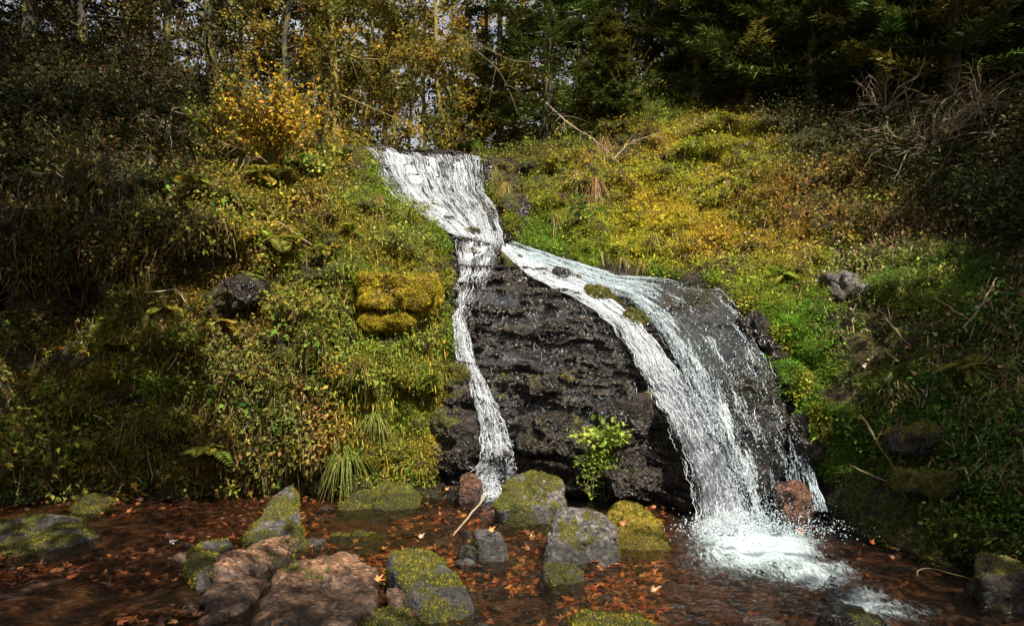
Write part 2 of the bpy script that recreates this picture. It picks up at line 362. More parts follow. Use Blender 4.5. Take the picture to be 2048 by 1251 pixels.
FB = np.clip(FB, 2.0, 30)
ROCKPOLY = [(715,285),(960,300),(1005,400),(1040,470),(1120,510),(1330,545),(1440,560),(1485,605),(1545,705),(1588,800),(1642,925),(1690,1060),(1400,1060),(1350,1040),(1180,1010),(860,990),(880,880),(900,700),(885,560),(900,480),(860,440),(790,400),(735,345)]
P3 = np.stack([gx, FB, gz], -1)
gpx, gpy = pix(P3)
def soft(poly, px, py, blur=26):
    o = 0
    for dx, dy in ((0,0),(blur,0),(-blur,0),(0,blur),(0,-blur),(blur*.7,blur*.7),(-blur*.7,blur*.7),(blur*.7,-blur*.7),(-blur*.7,-blur*.7)):
        o = o+inpoly(px+dx, py+dy, poly)
    return o/9.
GROCK = soft(ROCKPOLY, gpx, gpy)
nzb = fbm(P3*np.array([.9, .6, 1.1]), 4, 3)
nzf = fbm(P3*np.array([3.2, 2.0, 4.2]), 4, 11)
lump = np.abs(fbm(P3*np.array([1.5, .7, 1.9]), 3, 23))
zz = gz+.12*fbm(P3*np.array([.8, .5, .8]), 3, 31)+.05*gx
per = .27
saw = (zz/per) % 1.0
ledge = (saw**3)*.20                                     # strata: each step juts at its top
FN = FB+(1-GROCK)*(.26*nzb+.10*nzf-.30*lump)+GROCK*(.05*nzb+rockdisp(gx, gz))
def bil(G, x, z):
    i = np.clip((x-GX[0])/.05, 0, len(GX)-1.001); j = np.clip((z-GZ[0])/.05, 0, len(GZ)-1.001)
    i0 = i.astype(int); j0 = j.astype(int); a = i-i0; b = j-j0
    return G[i0, j0]*(1-a)*(1-b)+G[i0+1, j0]*a*(1-b)+G[i0, j0+1]*(1-a)*b+G[i0+1, j0+1]*a*b
BX = [-15, -9, -7.5, -6, -4.6, -3.3, -2.5, -1.6, -.9, -.2, .8, 2.2, 3.9, 6, 15]
BZ = [9.2, 8.4, 8.1, 7.5, 6.8, 6.15, 6.12, 6.12, 6.05, 6.15, 6.5, 7.7, 9.5, 12, 14.8]
def brow(x): return np.interp(x, BX, BZ)+.06*noise(np.stack([np.asarray(x)*2.1, np.zeros_like(x), np.zeros_like(x)], -1), 9)
# terrain mesh: cliff rows, then rows running back from the brow
tx = np.arange(-14.4, 14.41, .05); nz_, nb = 330, 40
zb = brow(tx); s = np.linspace(0, 1, nz_)
TZ = -.6+(zb[:, None]+.6)*s[None]; TX = np.repeat(tx[:, None], nz_, 1)
TY = bil(FN, TX.ravel(), TZ.ravel()).reshape(TX.shape)
tt = (np.linspace(0, 1, nb+1)[1:]**1.8)*55
BYy = TY[:, -1:]+tt[None]; BXx = np.repeat(tx[:, None], nb, 1)*(1+tt[None]*.03)
BZz = zb[:, None]+.05*np.minimum(tt, 14)[None]+.25*fbm(np.stack([BXx*.5, BYy*.5, BXx*0], -1), 3, 40)*sstep(0, 2, tt)[None]
TT = np.stack([TX, TY, TZ], -1)
rkm = soft(ROCKPOLY, *pix(TT), 18)
fine = fbm(TT*np.array([6, 4, 8.]), 4, 51, .6); rid = np.abs(fbm(TT*np.array([3.5, 2.5, 6.5]), 4, 55, .6))
TY = TY+rkm*.06+(1-rkm)*.03*fine
VX = np.concatenate([TX, BXx], 1); VY = np.concatenate([TY, BYy], 1); VZ = np.concatenate([TZ, BZz], 1)
nrow = nz_+nb
def ground_z(x, y):
    c = int(np.clip(round((x-tx[0])/.05), 0, len(tx)-1)); ys = VY[c]; zs = VZ[c]
    k = np.where((ys[:-1] <= y) & (ys[1:] > y))[0]
    if len(k) == 0: return float(zs[-1] if y > ys[-1] else zs[0])
    k = k[-1]; f = (y-ys[k])/max(ys[k+1]-ys[k], 1e-6)
    return float(zs[k]+(zs[k+1]-zs[k])*f)
# depth of the banks as seen along a ray (used to set things down on the ground)
DX = np.arange(-420, 2480, 5.0); DY = np.arange(-320, 1256, 5.0)
dpx, dpy = np.meshgrid(DX, DY, indexing='ij')
DM = np.full(dpx.shape, np.nan); prev = None
for Y in np.arange(4.0, 24, .05):
    x = (dpx-CX)/FPX*Y; z = CH+(HZ-dpy)/FPX*Y
    d = Y-bil(FN, x, z)
    hit = np.isnan(DM) & (d >= 0) & (z <= np.interp(x, BX, BZ)+.05) & (z > -.65)
    if prev is not None: DM[hit] = (Y-.05*np.clip(d/np.maximum(d-prev, 1e-6), 0, 1))[hit]
    prev = d
def surf(px, py):
    """-> points on the bank, normals, ok mask"""
    px = np.asarray(px, float); py = np.asarray(py, float)
    i = np.clip((px-DX[0])/5, 0, len(DX)-1.001); j = np.clip((py-DY[0])/5, 0, len(DY)-1.001)
    i0 = i.astype(int); j0 = j.astype(int); a = i-i0; b = j-j0
    q = np.stack([DM[i0, j0], DM[i0+1, j0], DM[i0, j0+1], DM[i0+1, j0+1]], -1)
    sp = np.nanmax(q, -1)-np.nanmin(q, -1)
    wq = np.stack([(1-a)*(1-b), a*(1-b), (1-a)*b, a*b], -1)
    ok = ~np.isnan(q).all(-1)
    nn = np.where(np.isnan(q), 0, wq); Yd = (np.nan_to_num(q)*nn).sum(-1)/np.maximum(nn.sum(-1), 1e-6)
    Yd = np.where(sp > .6, np.nanmin(np.where(np.isnan(q), 99, q), -1), Yd)
    P = at(px, py, Yd)
    e = .06
    fx = (bil(FN, P[..., 0]+e, P[..., 2])-bil(FN, P[..., 0]-e, P[..., 2]))/(2*e)
    fz = (bil(FN, P[..., 0], P[..., 2]+e)-bil(FN, P[..., 0], P[..., 2]-e))/(2*e)
    return P, unit(np.stack([fx, -np.ones_like(fx), fz], -1)), ok & (Yd > 1)
def smooth_surf(px, py):
    """same, on the bank without its small relief"""
    px = np.asarray(px, float); py = np.asarray(py, float); Y = surf(px, py)[0][..., 1].copy()
    return at(px, py, Y)

idx = np.arange(len(tx)*nrow).reshape(len(tx), nrow)
TF = np.stack([idx[:-1, :-1], idx[1:, :-1], idx[1:, 1:], idx[:-1, 1:]], -1).reshape(-1, 4)
TV = np.stack([VX, VY, VZ], -1)
tpx, tpy = pix(TV)
rk = soft(ROCKPOLY, tpx, tpy, 18)
mossv = np.clip(np.clip(1.05+.35*fbm(TV*1.4, 3, 60), .72, 1)-1.25*rk+.3*rk*fbm(TV*1.4, 3, 61), 0, 1); mossv[:, nz_:] = .75
tcol = np.stack([mossv, rk, np.zeros_like(rk)], -1)
def ground_mat():
    m, t, N, ln, out = newmat('bank_earth')
    geo = N('ShaderNodeNewGeometry'); a = N('ShaderNodeAttribute', attribute_name='col'); sp = N('ShaderNodeSeparateColor'); ln(a.outputs['Color'], sp.inputs[0])
    n1 = N('ShaderNodeTexNoise', Scale=4.0, Detail=10.0, Roughness=.7); ln(geo.outputs['Position'], n1.inputs['Vector'])
    n2 = N('ShaderNodeTexNoise', Scale=15.0, Detail=4.0, Roughness=.65); ln(geo.outputs['Position'], n2.inputs['Vector'])
    rock = ramp(N, [(.32, (.006, .005, .0045)), (.5, (.028, .023, .019)), (.68, (.085, .07, .057))]); ln(n1.outputs['Fac'], rock.inputs[0])
    soil = ramp(N, [(.3, (.006, .005, .002)), (.47, (.026, .018, .006)), (.56, (.075, .062, .012)), (.7, (.19, .145, .02))]); ln(n2.outputs['Fac'], soil.inputs[0])
    ad = N('ShaderNodeMath', operation='ADD'); ln(sp.outputs[0], ad.inputs[0])
    sb = N('ShaderNodeMath', operation='SUBTRACT'); ln(n1.outputs['Fac'], sb.inputs[0]); sb.inputs[1].default_value = .5; ln(sb.outputs[0], ad.inputs[1])
    rm = ramp(N, [(.38, 0.0), (.55, 1.0)]); ln(ad.outputs[0], rm.inputs[0])
    mx = N('ShaderNodeMixRGB'); ln(rm.outputs[0], mx.inputs[0]); ln(rock.outputs[0], mx.inputs[1]); ln(soil.outputs[0], mx.inputs[2])
    p = N('ShaderNodeBsdfPrincipled'); ln(mx.outputs[0], p.inputs['Base Color'])
    rr = ramp(N, [(0.0, .34), (1.0, .95)]); ln(rm.outputs[0], rr.inputs[0]); ln(rr.outputs[0], p.inputs['Roughness']); p.inputs['Specular IOR Level'].default_value = .35
    hs = N('ShaderNodeMath', operation='ADD'); ln(n1.outputs['Fac'], hs.inputs[0])
    h2 = N('ShaderNodeMath', operation='MULTIPLY'); ln(n2.outputs['Fac'], h2.inputs[0]); h2.inputs[1].default_value = .45; ln(h2.outputs[0], hs.inputs[1])
    b = N('ShaderNodeBump', Strength=1.0, Distance=.3); ln(hs.outputs[0], b.inputs['Height']); ln(b.outputs[0], p.inputs['Normal'])
    ln(p.outputs[0], out.inputs[0])
    return m
M_BANK = ground_mat()
terrain = mk('terrain', [(TV.reshape(-1, 3), TF, tcol.reshape(-1, 3))], M_BANK, smooth=True, kind='structure',
             label='steep mossy banks and wet dark rock face around the waterfall')

# the fractured rock face under the falls, in finer relief
rx_, rz_ = np.meshgrid(np.arange(-3.6, 3.9, .022), np.arange(-.25, 6.2, .022), indexing='ij')
RY0 = bil(FB, rx_, rz_); rpx, rpy = pix(np.stack([rx_, RY0, rz_], -1))
rin = soft(ROCKPOLY, rpx, rpy, 14)
RYY = RY0+.05*fbm(np.stack([rx_, RY0, rz_], -1)*np.array([.9, .6, 1.1]), 4, 3)+rockdisp(rx_, rz_)-.02+.35*(1-rin)
kr = np.arange(rx_.size).reshape(rx_.shape)
RF = np.stack([kr[:-1, :-1], kr[1:, :-1], kr[1:, 1:], kr[:-1, 1:]], -1).reshape(-1, 4)
RF = RF[(rin.ravel()[RF] > .3).all(1)]
used = np.unique(RF); remap = np.zeros(rx_.size, int); remap[used] = np.arange(len(used))
RV = np.stack([rx_, RYY, rz_], -1).reshape(-1, 3)[used]
mossr = np.clip(.22+.32*fbm(RV*1.6, 3, 210)-.15*(rin.ravel()[used] > .9), 0, 1)
mk('rock_face', [(RV, remap[RF], np.stack([mossr, mossr*0, mossr*0], -1))], M_ROCKD, smooth=False, kind='structure', label='fractured black wet rock face behind the falls')
# stream bed and water
bx, by = np.meshgrid(np.arange(-15, 15.01, .09), np.concatenate([np.arange(-26, 1, .6), np.arange(1, 11.2, .07)]), indexing='ij')
bz = -.10+.05*fbm(np.stack([bx*1.7, by*1.7, bx*0], -1), 4, 70)+1.1*sstep(3.0, -1.5, by)+.03*np.maximum(-by, 0)
bz += .06*sstep(0, .7, -(bx+.9+.2*by))*sstep(2, 4, by)
bz += .9*sstep(3.6, 9, np.abs(bx)-.25*np.maximum(by, 0))
def bed_z(x, y):
    x = np.asarray(x, float); y = np.asarray(y, float)
    return -.10+.05*fbm(np.stack([x*1.7, y*1.7, x*0], -1), 4, 70)+1.1*sstep(3.0, -1.5, y)+.06*sstep(0, .7, -(x+.9+.2*y))*sstep(2, 4, y)+.9*sstep(3.6, 9, np.abs(x)-.25*np.maximum(y, 0))
i2 = np.arange(bx.size).reshape(bx.shape)
BF = np.stack([i2[:-1, :-1], i2[1:, :-1], i2[1:, 1:], i2[:-1, 1:]], -1).reshape(-1, 4)
def bed_mat():
    m, t, N, ln, out = newmat('stream_gravel')
    geo = N('ShaderNodeNewGeometry')
    n1 = N('ShaderNodeTexNoise', Scale=5.0, Detail=8.0, Roughness=.7); ln(geo.outputs['Position'], n1.inputs['Vector'])
    v = N('ShaderNodeTexVoronoi', Scale=16.0); ln(geo.outputs['Position'], v.inputs['Vector'])
    r1 = ramp(N, [(.3, (.022, .010, .005)), (.5, (.075, .030, .012)), (.7, (.17, .075, .028))]); ln(n1.outputs['Fac'], r1.inputs[0])
    hs = N('ShaderNodeHueSaturation', Saturation=.8, Value=.9); ln(v.outputs['Color'], hs.inputs['Color'])
    mx = N('ShaderNodeMixRGB', blend_type='MULTIPLY', Fac=.45); ln(r1.outputs[0], mx.inputs[1]); ln(hs.outputs[0], mx.inputs[2])
    p = N('ShaderNodeBsdfPrincipled', Roughness=.6); ln(mx.outputs[0], p.inputs['Base Color'])
    b = N('ShaderNodeBump', Strength=.9, Distance=.05); ln(v.outputs['Distance'], b.inputs['Height']); b.invert = True; ln(b.outputs[0], p.inputs['Normal'])
    ln(p.outputs[0], out.inputs[0]); return m
mk('stream_bed', [(np.stack([bx, by, bz], -1).reshape(-1, 3), BF)], bed_mat(), smooth=True, kind='structure', label='reddish brown gravel bed of the shallow stream')
wx, wy = np.meshgrid(np.arange(-9, 9.01, .035), np.arange(1.2, 10.6, .035), indexing='ij')
Pw = np.stack([wx, wy, wx*0], -1)
wpx, wpy = pix(np.stack([wx, wy, wx*0], -1))
def g2(px, py, cx, cy, rx, ry): return np.exp(-((px-cx)/rx)**2-((py-cy)/ry)**2)
turb = np.clip(.45*g2(wpx, wpy, 1050, 1080, 260, 90)+g2(wpx, wpy, 1480, 1070, 190, 75)+g2(wpx, wpy, 1640, 1150, 170, 70)+g2(wpx, wpy, 985, 985, 90, 45)+.8*g2(wpx, wpy, 1800, 1230, 170, 60), 0, 1)
wz = (.007+.026*turb+.03*g2(wpx, wpy, 1470, 1060, 110, 45))*fbm(Pw*np.array([5.5, 4.0, 1]), 4, 80, .62)+.004*fbm(Pw*np.array([14, 9, 1]), 2, 85)
# foam where the falls strike and along the outflow; col.r = foam amount
foam = np.clip(.42*g2(wpx, wpy, 1465, 1052, 95, 42)+.42*g2(wpx, wpy, 1560, 1095, 90, 34)+.36*g2(wpx, wpy, 1650, 1150, 75, 26)+.30*g2(wpx, wpy, 1720, 1200, 70, 32)
       +.24*g2(wpx, wpy, 1800, 1235, 120, 40)+.6*g2(wpx, wpy, 985, 978, 52, 20)+.36*g2(wpx, wpy, 940, 988, 40, 14)+.25*g2(wpx, wpy, 1480, 1120, 150, 50)+.3*g2(wpx, wpy, 1640, 1020, 40, 25), 0, 1.2)
i3 = np.arange(wx.size).reshape(wx.shape)
WF = np.stack([i3[:-1, :-1], i3[1:, :-1], i3[1:, 1:], i3[:-1, 1:]], -1).reshape(-1, 4)
def stream_mat():
    m, t, N, ln, out = newmat('stream_water')
    geo = N('ShaderNodeNewGeometry'); a = N('ShaderNodeAttribute', attribute_name='col'); sp = N('ShaderNodeSeparateColor'); ln(a.outputs['Color'], sp.inputs[0])
    mp = N('ShaderNodeMapping'); mp.inputs['Scale'].default_value = (15, 10, 6); mp.inputs['Rotation'].default_value = (0, 0, R(35)); ln(geo.outputs['Position'], mp.inputs[0])
    n1 = N('ShaderNodeTexNoise', Scale=1.0, Detail=5.0, Roughness=.65, Distortion=.9); ln(mp.outputs[0], n1.inputs['Vector'])
    b = N('ShaderNodeBump', Strength=.9, Distance=.09); ln(n1.outputs['Fac'], b.inputs['Height'])
    fr = N('ShaderNodeFresnel', IOR=1.33); ln(b.outputs[0], fr.inputs['Normal'])
    tp = N('ShaderNodeBsdfTransparent'); tp.inputs[0].default_value = (.90, .80, .66, 1)
    gl = N('ShaderNodeBsdfGlossy', Roughness=.06); ln(b.outputs[0], gl.inputs['Normal'])
    m1 = N('ShaderNodeMixShader'); ln(fr.outputs[0], m1.inputs[0]); ln(tp.outputs[0], m1.inputs[1]); ln(gl.outputs[0], m1.inputs[2])
    mp2 = N('ShaderNodeMapping'); mp2.inputs['Scale'].default_value = (34, 13, 1); mp2.inputs['Rotation'].default_value = (0, 0, R(-40)); ln(geo.outputs['Position'], mp2.inputs[0])
    n2 = N('ShaderNodeTexNoise', Scale=.8, Detail=7.0, Roughness=.75, Distortion=1.4); ln(mp2.outputs[0], n2.inputs['Vector'])
    ad = N('ShaderNodeMath', operation='ADD'); ln(n2.outputs['Fac'], ad.inputs[0]); ln(sp.outputs[0], ad.inputs[1])
    rp = ramp(N, [(.72, 0.0), (.98, 1.0)]); ln(ad.outputs[0], rp.inputs[0])
    wh = N('ShaderNodeBsdfPrincipled', Roughness=.35); wh.inputs['Base Color'].default_value = (.52, .62, .64, 1)
    b2 = N('ShaderNodeBump', Strength=.8, Distance=.05); ln(n2.outputs['Fac'], b2.inputs['Height']); ln(b2.outputs[0], wh.inputs['Normal'])
    m2 = N('ShaderNodeMixShader'); ln(rp.outputs[0], m2.inputs[0]); ln(m1.outputs[0], m2.inputs[1]); ln(wh.outputs[0], m2.inputs[2])
    ln(m2.outputs[0], out.inputs[0]); return m
mk('stream_water', [(np.stack([wx, wy, wz], -1).reshape(-1, 3), WF, np.stack([foam, foam*0, foam*0], -1).reshape(-1, 3))], stream_mat(), smooth=True, kind='structure',
   label='shallow amber stream water with white foam under the falls')

# ------------------------------------------------------------------ rocks
def ico(sub):
    bm = bmesh.new(); bmesh.ops.create_icosphere(bm, subdivisions=sub, radius=1)
    V = np.array([v.co[:] for v in bm.verts]); F = np.array([[v.index for v in f.verts] for f in bm.faces]); bm.free()
    return V, F
ICO = {k: ico(k) for k in (1, 2, 3, 4, 5)}
def hull_planes(P):
    bm = bmesh.new()
    for p in P: bm.verts.new(p)
    bmesh.ops.convex_hull(bm, input=bm.verts); bm.normal_update()
    pl = []
    for f in bm.faces:
        n = np.array(f.normal[:]); d = n@np.array(f.verts[0].co[:])
        if f.calc_area() < 1e-7: continue
        if not any(n@q[0] > .992 and abs(d-q[1]) < .03 for q in pl): pl.append((n, d))
    bm.free(); return pl
def rock_mesh(P, sub=4, p=12, amp=.05, seed=0, freq=1.0, moss=.5, up=.8, side=(0, 0, 0)):
    """rounded rock round the corner points P; col.r is its moss cover"""
    P = np.asarray(P, float); c = P.mean(0); pl = hull_planes(P)
    D, F = ICO[sub]
    acc = 0
    for n, d in pl:
        h = max(d-n@c, .01); acc = acc+np.clip(D@n, 0, None)**p/h**p
    r = np.maximum(acc, 1e-12)**(-1/p)
    size = np.ptp(P, axis=0).max()
    V = c+D*r[:, None]
    q = V*(2.6*freq/max(size, .2))*1.3+seed*7.7
    dis = 1.5*amp*size*(fbm(q, 6, seed, .6)*.8-.6*np.abs(fbm(q*.8+5, 4, seed+3)))+.011*fbm(V*15, 3, seed+5, .7)-.02*(1-sstep(0, .05, np.abs(fbm(q*.55+11, 3, seed+13))))*min(size, 1)
    V = V+D*dis[:, None]
    # normals for moss
    N = np.zeros_like(V); fn = np.cross(V[F[:, 1]]-V[F[:, 0]], V[F[:, 2]]-V[F[:, 0]])
    for k in range(3): np.add.at(N, F[:, k], fn)
    N = unit(N)
    m = moss+up*(N[:, 2]-.3)*.5+N@np.asarray(side, float)+.55*fbm(V*4.0, 4, seed+9, .6)
    return V, F, np.stack([np.clip(m, 0, 1), m*0, m*0], -1), N
MOSSPAL = [(3, (.36, .27, .022)), (3, (.22, .19, .022)), (4, (.10, .12, .016)), (2, (.04, .055, .010))]
def moss_on(V, F, C, N, dens, ln_=.022, thr=.5, palette=MOSSPAL, low=-.02):
    a = np.linalg.norm(np.cross(V[F[:, 1]]-V[F[:, 0]], V[F[:, 2]]-V[F[:, 0]]), axis=1)/2
    fm = C[F, 0].mean(1); fz = V[F, 2].mean(1); pr = a*(fm > thr)*(fz > low)
    n = int(min(pr.sum()*dens, 26000))
    if n < 10: return None
    k = rng.choice(len(F), n, p=pr/pr.sum()); u = rng.random((n, 2)); fl = u.sum(1) > 1; u[fl] = 1-u[fl]
    p = V[F[k, 0]]+(V[F[k, 1]]-V[F[k, 0]])*u[:, :1]+(V[F[k, 2]]-V[F[k, 0]])*u[:, 1:]
    nn = N[F[k, 0]]
    d = unit(nn*.8+rng.normal(0, .55, (n, 3)))
    cl = pal(n, palette)*(1+.45*fbm(p*7, 3, 5)[:, None])
    return inst(TNEED, p-nn*.004, frames(d, unit(rng.normal(0, 1, (n, 3)))), np.stack([rng.uniform(.8, 2.2, n)*ln_*2.2, rng.uniform(.6, 1.5, n)*ln_, np.full(n, ln_)], 1), np.clip(cl, .004, .8))
def deepen(vis, base_z=-.2, back=.35, flare=1.22):
    """visible corners -> corners with feet under the water and a back side"""
    vis = np.asarray(vis, float)
    c = vis.mean(0)
    low = vis.copy(); low[:, 2] = base_z
    low[:, :2] = c[:2]+(low[:, :2]-c[:2])*flare
    bk = vis[vis[:, 2] >= np.median(vis[:, 2])].copy(); bk[:, 1] += back; bk[:, 2] -= .12*back
    bl = bk.copy(); bl[:, 2] = base_z
    return np.concatenate([vis, low, bk, bl])
def boulder(name, pts, mat, label, cat='rock', sub=5, moss=.5, up=.8, side=(0, 0, 0), amp=.045, p=12, dens=9000, back=.3, base=-.2, seed=None, group=None, mln=.02, flare=1.22, deep=True, thr=.5, palette=MOSSPAL):
    seed = seed if seed is not None else abs(hash(label)) % 1000
    seed = sum(ord(ch) for ch in label) % 997
    P = at([a[0] for a in pts], [a[1] for a in pts], [a[2] for a in pts])
    if deep: P = deepen(P, base, back, flare)
    V, F, C, N = rock_mesh(P, sub, p, amp, seed, 1.0, moss, up, side)
    lo = V[V[:, 2].argmin()]
    e = empty(name, (V[:, 0].mean(), V[:, 1].mean(), V[:, 2].min()), label, cat, group)
    mk('stone', [(V, F, C)], mat, e, smooth=True)
    if dens:
        b = moss_on(V, F, C, N, dens, mln, thr, palette, low=-.02 if deep else -9)
        if b is not None: mk('moss', [b], M_MOSS, e, kind='stuff')
    return e
# each: visible corners as (column, row, distance)
boulder('boulder', [(992,985,7.5),(1010,955,7.75),(1050,938,7.9),(1110,938,7.95),(1140,960,7.8),(1143,1000,7.5),(1120,1036,7.3),(1050,1034,7.25),(1005,1015,7.3)], M_ROCKG,
        'dark mossy boulder just below the narrow left stream', moss=.40, side=(-.1, -.05, 0), amp=.05)
boulder('boulder', [(1092,1040,6.1),(1110,1008,6.35),(1165,1004,6.45),(1200,1018,6.4),(1236,1050,6.2),(1240,1100,5.9),(1215,1140,5.65),(1150,1150,5.55),(1090,1128,5.65),(1078,1090,5.85)], M_ROCKG,
        'large grey boulder with bare stone top and moss down its right side', moss=.30, up=-.25, side=(.45, .05, -.25), amp=.035, p=9)
boulder('rock', [(1080,1130,5.35),(1100,1110,5.5),(1150,1122,5.5),(1170,1148,5.3),(1150,1166,5.2),(1100,1158,5.2)], M_ROCKG, 'small dark grey rock at the foot of the large grey boulder', sub=4, moss=.25, side=(.25, 0, 0), amp=.05, back=.1)
boulder('boulder', [(1212,1030,6.7),(1240,1004,6.95),(1280,1008,6.95),(1325,1045,6.7),(1352,1090,6.3),(1330,1106,6.15),(1270,1100,6.15),(1225,1070,6.35)], M_GOLD,
        'rounded boulder wholly covered in yellow green moss, nearest the right fall', moss=.62, amp=.045, dens=12000)
boulder('rock', [(945,1050,6.35),(975,1046,6.4),(1005,1062,6.25),(1020,1100,5.95),(1015,1117,5.85),(965,1118,5.85),(952,1085,6.05)], M_ROCKG,
        'small slanting grey slab with a mossy foot in mid stream', sub=4, moss=.35, up=-.5, side=(.15, -.1, -.45), amp=.03, back=.05)
boulder('boulder', [(770,1096,5.35),(810,1089,5.5),(868,1092,5.5),(905,1125,5.2),(940,1180,4.8),(952,1205,4.6),(930,1240,4.4),(850,1250,4.3),(815,1200,4.55),(785,1140,4.95)], M_ROCKG,
        'long flat boulder with a yellow green mossy top, front centre', moss=.45, up=.5, side=(.1, -.1, 0), amp=.035, dens=11000, back=.1)
boulder('boulder', [(500,1200,4.55),(555,1150,4.9),(615,1100,5.35),(680,1095,5.45),(740,1120,5.2),(772,1150,4.95),(765,1180,4.75),(700,1250,4.25),(560,1262,4.1),(498,1240,4.3)], M_ROCKP,
        'broad pinkish granite boulder without moss, front centre of the bank', moss=.08, up=-.2, side=(.28, 0, 0), amp=.045, dens=5000, back=.05, p=22, flare=1.0)
boulder('boulder', [(388,1165,4.95),(440,1115,5.3),(520,1070,5.75),(590,1060,5.9),(602,1085,5.75),(578,1128,5.4),(540,1160,5.1),(500,1188,4.85),(478,1232,4.5),(420,1225,4.45),(390,1195,4.65)], M_ROCKP,
        'long brown granite boulder with a reddish patch, left of the pink one', moss=.10, up=-.2, side=(.2, -.05, 0), amp=.05, dens=4000, back=.05, p=22, flare=.97)
boulder('rock', [(482,1060,6.3),(540,1010,6.75),(575,958,7.25),(584,958,7.25),(596,1020,6.7),(606,1070,6.3),(560,1080,6.2),(495,1084,6.2)], M_ROCKG,
        'upright pointed rock with a mossy edge, standing behind the brown boulder', moss=.55, up=.3, side=(.2, 0, 0), amp=.035, back=.12, p=14)
boulder('rock', [(378,1110,5.4),(392,1075,5.8),(440,1072,5.9),(462,1085,5.8),(440,1125,5.4),(400,1158,5.0),(382,1150,5.1)], M_ROCKG, 'dark rock with green moss on its left, beside the brown boulder', sub=4, moss=.5, side=(-.3, 0, 0), amp=.05, back=.15)
boulder('stone', [(356,1215,4.6),(375,1200,4.75),(400,1212,4.65),(398,1228,4.5),(362,1230,4.5)], M_ROCKP, 'small pale stone left of the front boulders', cat='stone', sub=3, moss=0, up=0, amp=.06, dens=0, back=.05)
boulder('stone', [(400,1222,4.6),(430,1213,4.65),(455,1228,4.5),(440,1246,4.35),(405,1243,4.35)], M_ROCKB, 'small brown stone below the brown boulder', cat='stone', sub=3, moss=0, up=0, amp=.06, dens=0, back=.05)
boulder('stone', [(772,1180,4.85),(795,1163,5.0),(814,1180,4.85),(812,1203,4.65),(780,1204,4.6)], M_ROCKP, 'small orange brown stone wedged between two front boulders', cat='stone', sub=3, moss=.1, up=0, amp=.05, dens=0, back=.05)
boulder('rock', [(700,1240,4.35),(740,1212,4.6),(800,1207,4.6),(832,1225,4.45),(825,1268,4.05),(700,1275,4.0)], M_ROCKG, 'low mossy rock cut off by the bottom edge beside the long flat boulder', sub=4, moss=.7, amp=.05, back=.1)
boulder('rock', [(672,1000,8.3),(700,980,8.6),(745,975,8.7),(760,1000,8.4),(755,1026,8.0),(690,1032,7.9)], M_ROCKG, 'low mossy rock below the long grass tuft at the left bank', sub=4, moss=.7, amp=.05, back=.4)
boulder('rock', [(742,985,8.5),(780,965,8.8),(830,985,8.6),(838,1008,8.25),(790,1024,8.0),(750,1020,8.05)], M_ROCKG, 'mossy rock at the water edge left of the narrow stream', sub=4, moss=.65, amp=.05, back=.4)
boulder('boulder', [(-40,1060,6.6),(10,1030,6.9),(80,1018,7.1),(140,1040,6.9),(172,1080,6.55),(160,1120,6.1),(60,1140,5.8),(-40,1125,5.9)], M_ROCKG, 'dark rounded boulder in the shade at the left edge', moss=.4, amp=.05, back=.3)
boulder('rock', [(140,1005,8.1),(170,987,8.4),(205,995,8.3),(216,1020,8.0),(180,1032,7.8),(145,1026,7.85)], M_ROCKG, 'small mossy mound behind the dark left boulder', sub=4, moss=.8, amp=.05, back=.3)
boulder('rock', [(1130,1235,4.6),(1180,1206,4.85),(1240,1203,4.85),(1290,1225,4.6),(1315,1260,4.25),(1200,1290,4.0),(1130,1270,4.15)], M_ROCKG, 'mossy yellow rock cut off by the bottom edge, centre right', sub=4, moss=.85, amp=.045, back=.1, dens=11000)
boulder('rock', [(914,962,8.75),(926,946,8.9),(950,946,8.9),(962,962,8.75),(952,985,8.55),(916,984,8.55)], M_ROCKB, 'small wet brown rock splashed by the narrow stream', sub=4, moss=0, up=0, amp=.06, dens=0, back=.3)
boulder('rock', [(1562,975,7.3),(1585,957,7.45),(1620,957,7.45),(1632,980,7.25),(1622,1003,7.05),(1570,1003,7.05)], M_ROCKB, 'wet reddish brown rock beside the foot of the right fall', sub=4, moss=0, up=0, amp=.06, dens=0, back=.4)
boulder('rock', [(1640,1225,4.5),(1680,1200,4.75),(1740,1205,4.7),(1775,1235,4.45),(1740,1275,4.0),(1650,1275,4.0)], M_ROCKD, 'dark wet rock cut off by the bottom edge, right of the outflow', sub=4, moss=.3, amp=.06, back=.1, dens=4000)
boulder('stone', [(605,1080,6.5),(622,1068,6.7),(648,1075,6.6),(652,1095,6.35),(625,1105,6.2),(606,1098,6.3)], M_ROCKG, 'small grey stone behind the pink granite boulder', cat='stone', sub=3, moss=.1, up=0, amp=.06, dens=0, back=.1)
boulder('rock', [(660,1070,6.8),(700,1060,7.0),(760,1066,6.9),(772,1085,6.6),(730,1098,6.4),(665,1092,6.5)], M_ROCKG, 'low dark mossy rock between the pink boulder and the orange leaf bed', sub=4, moss=.55, amp=.05, back=.15)
boulder('rock', [(915,1100,6.0),(940,1085,6.2),(960,1105,6.0),(955,1128,5.75),(925,1130,5.7)], M_ROCKD, 'small dark wet stone left of the slanting slab', cat='stone', sub=3, moss=.1, amp=.06, dens=0, back=.08)
boulder('rock', [(1965,1125,4.9),(1995,1105,5.05),(2060,1105,5.05),(2080,1150,4.7),(2010,1172,4.6),(1965,1155,4.7)], M_ROCKD, 'dark mossy rock at the right edge above the bare curved twig', sub=4, moss=.2, amp=.06, back=.2, dens=3000)
boulder('rock', [(1460,1235,4.5),(1500,1215,4.65),(1560,1225,4.6),(1580,1262,4.2),(1500,1285,4.0),(1455,1265,4.1)], M_ROCKB, 'brown stone cut off by the bottom edge, below the foam', sub=4, moss=.1, amp=.06, dens=0, back=.1)
